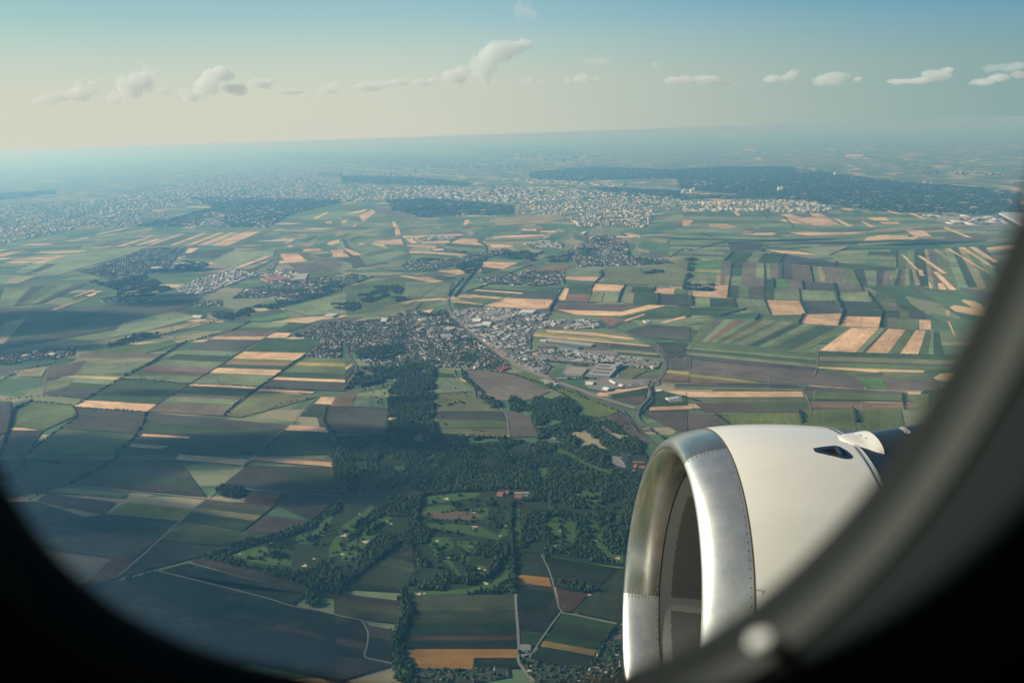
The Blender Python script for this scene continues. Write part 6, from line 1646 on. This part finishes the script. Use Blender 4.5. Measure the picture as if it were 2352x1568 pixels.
# number on the pylon
me = text_mesh('4200I', .045); me.materials.append(plain('white marking', (.8, .8, .8), .5)); o = link(bpy.data.objects.new('pylon_number', me), pyl)
yy0 = -.02; s0_ = 1.27; base = nacR(s0_); x0_ = base-.03+(.035+max(0, s0_-1.03)**1.15*.36+.03)
sl_ = .36*1.15*(s0_-1.03)**.15; up_ = Vector((1, 0, sl_)).normalized(); xx = Vector((0, 1, 0)); yv = up_.cross(xx)
o.matrix_local = Matrix(((xx.x, yv.x, up_.x, x0_+.004), (xx.y, yv.y, up_.y, yy0), (xx.z, yv.z, up_.z, -s0_), (0, 0, 0, 1)))
# wing: tapered aerofoil slab aft of the pylon
V, F = [], []; n = 16
for (yo, s_le, ch, zz) in ((-3.2, 2.9, 5.6, .55), (1.0, 4.3, 3.9, .75), (10.5, 8.2, 1.7, 1.2)):
    for i in range(2*n):
        a = math.pi*i/n; xc = .5*(1-math.cos(a)); tk = .10*math.sqrt(max(0, xc))*(1-xc)*1.6; V.append((1.0+zz+(tk if i < n else -tk)*ch*.6, yo, -(s_le+ch*xc)))
for k in range(2):
    for i in range(2*n): F.append((k*2*n+i, k*2*n+(i+1) % (2*n), (k+1)*2*n+(i+1) % (2*n), (k+1)*2*n+i))
F.append(tuple(range(4*n, 6*n))); npart('wing', V, F, plain('wing grey', (.5, .5, .5), .4), None)

# fuselage around the camera
ah = np.array([-math.cos(NP), 0, math.sin(NP)]); uh = np.array([math.sin(NP), 0, math.cos(NP)]); yh = np.array([0, 1., 0])
def fp(x, y, z): return -ah*x+uh*z+yh*y             # x aft, y outboard, z up in the aircraft frame
FR, FC = 1.98, -1.79
V, F = [], []; NA = 72; xsn = list(-13+2.6*(1-np.cos(np.linspace(0, math.pi/2, 9))))+list(np.arange(-10, 18, .4)); 
for x in xsn:
    r = FR*math.sqrt(max(0, 1-((-10.0-x)/3.0)**2)) if x < -10 else FR
    for k in range(NA): a = 2*math.pi*k/NA; V.append(fp(x, FC+r*math.cos(a), -.05+r*math.sin(a)))
for i in range(len(xsn)-1):
    for k in range(NA):
        q = (i*NA+k, i*NA+(k+1) % NA, (i+1)*NA+(k+1) % NA, (i+1)*NA+k); c = np.mean([V[t] for t in q], 0)
        if c[1] > 0 and abs(c@-ah) < .42 and abs(c@uh-.03) < .46: continue
        F.append(q)
F.append(tuple((len(xsn)-1)*NA+k for k in range(NA)))
fus = py_obj('fuselage', V, F, M_WHITE, air, True)
# window: rings of a rounded opening, from the outer skin through seal and reveal to the sidewall panel
def outline(d, n=160):
    out = []
    for i in range(n):
        t = 2*math.pi*i/n; c, s = math.cos(t), math.sin(t); right = c > 0; hw = (.110 if right else .118)+d; e = 2.2 if right else 3.3
        hh = .165+d; out.append((hw*math.copysign(abs(c)**(2/e), c), .03+hh*math.copysign(abs(s)**(2/e), s)))
    return out
def loft(name, rings, mat, parent):
    V, F = [], []; n = 160
    for d, y in rings:
        for x, z in outline(d): V.append(fp(x, y, z))
    for j in range(len(rings)-1):
        for i in range(n): F.append((j*n+i, j*n+(i+1) % n, (j+1)*n+(i+1) % n, (j+1)*n+i))
    return py_obj(name, V, F, mat, parent, True)
M_TRIM = plain('cabin trim', (.030, .040, .042), .9, 0, .03); M_RUB = plain('window seal', (.020, .024, .024), .9, 0, .03); M_BEAD = plain('trim bead', (.105, .125, .12), .6, 0, .1); M_PAN = plain('sidewall plastic', (.30, .38, .40), .9, 0, .03)
loft('skin_flange', [(.010, .1785), (.024, .191), (.25, .186), (.45, .09)], M_WHITE, fus)
wf = loft('window_surround', [(.0068, .1525), (.0095, .150), (.014, .1465), (.021, .141), (.030, .135), (.045, .129), (.065, .126)], M_TRIM, air)
loft('window_seal', [(.008, .178), (.002, .170), (.0, .165), (.0003, .1605), (.0008, .1575)], M_RUB, wf)
loft('trim_bead', [(.0009, .1574), (.0018, .1566), (.0030, .1558), (.0042, .1548), (.0050, .1540)], M_BEAD, wf)
loft('trim_groove', [(.0051, .1539), (.0060, .1538), (.0067, .1526)], M_RUB, wf)
loft('sidewall_panel', [(.065, .1259), (.11, .122), (.25, .10), (.5, .0), (.75, -.15)], M_PAN, air)
m, nn_, b_ = new_mat('acrylic pane'); nn_.nodes.remove(b_); tr = N(nn_, 'ShaderNodeBsdfTransparent'); tr.inputs[0].default_value = (.96, .985, 1, 1); gl = N(nn_, 'ShaderNodeBsdfGlossy'); gl.inputs['Roughness'].default_value = .02
mxs = N(nn_, 'ShaderNodeMixShader'); mxs.inputs[0].default_value = .03; L(nn_, tr.outputs[0], mxs.inputs[1]); L(nn_, gl.outputs[0], mxs.inputs[2]); L(nn_, mxs.outputs[0], nn_.nodes['Material Output'].inputs['Surface'])
V = [fp(x, .176, z) for x, z in outline(.0075)]; py_obj('window_pane', V, [tuple(range(160))], m, wf)
# small pale ball added on the bead to make the bright glint
dd = ray(1745, 1467); P0 = dd*(.1552/dd[1]); V, F = ico(3); rr = P0*np.array([1, 0, 1]); rr /= np.linalg.norm(rr); V = (V-np.outer(V@rr, rr)*.84)*.0026+P0
mesh_obj('glint_ball', V, F, plain('glint white', (.95, .92, .85), .4, .3, .6), wf, smooth=True)
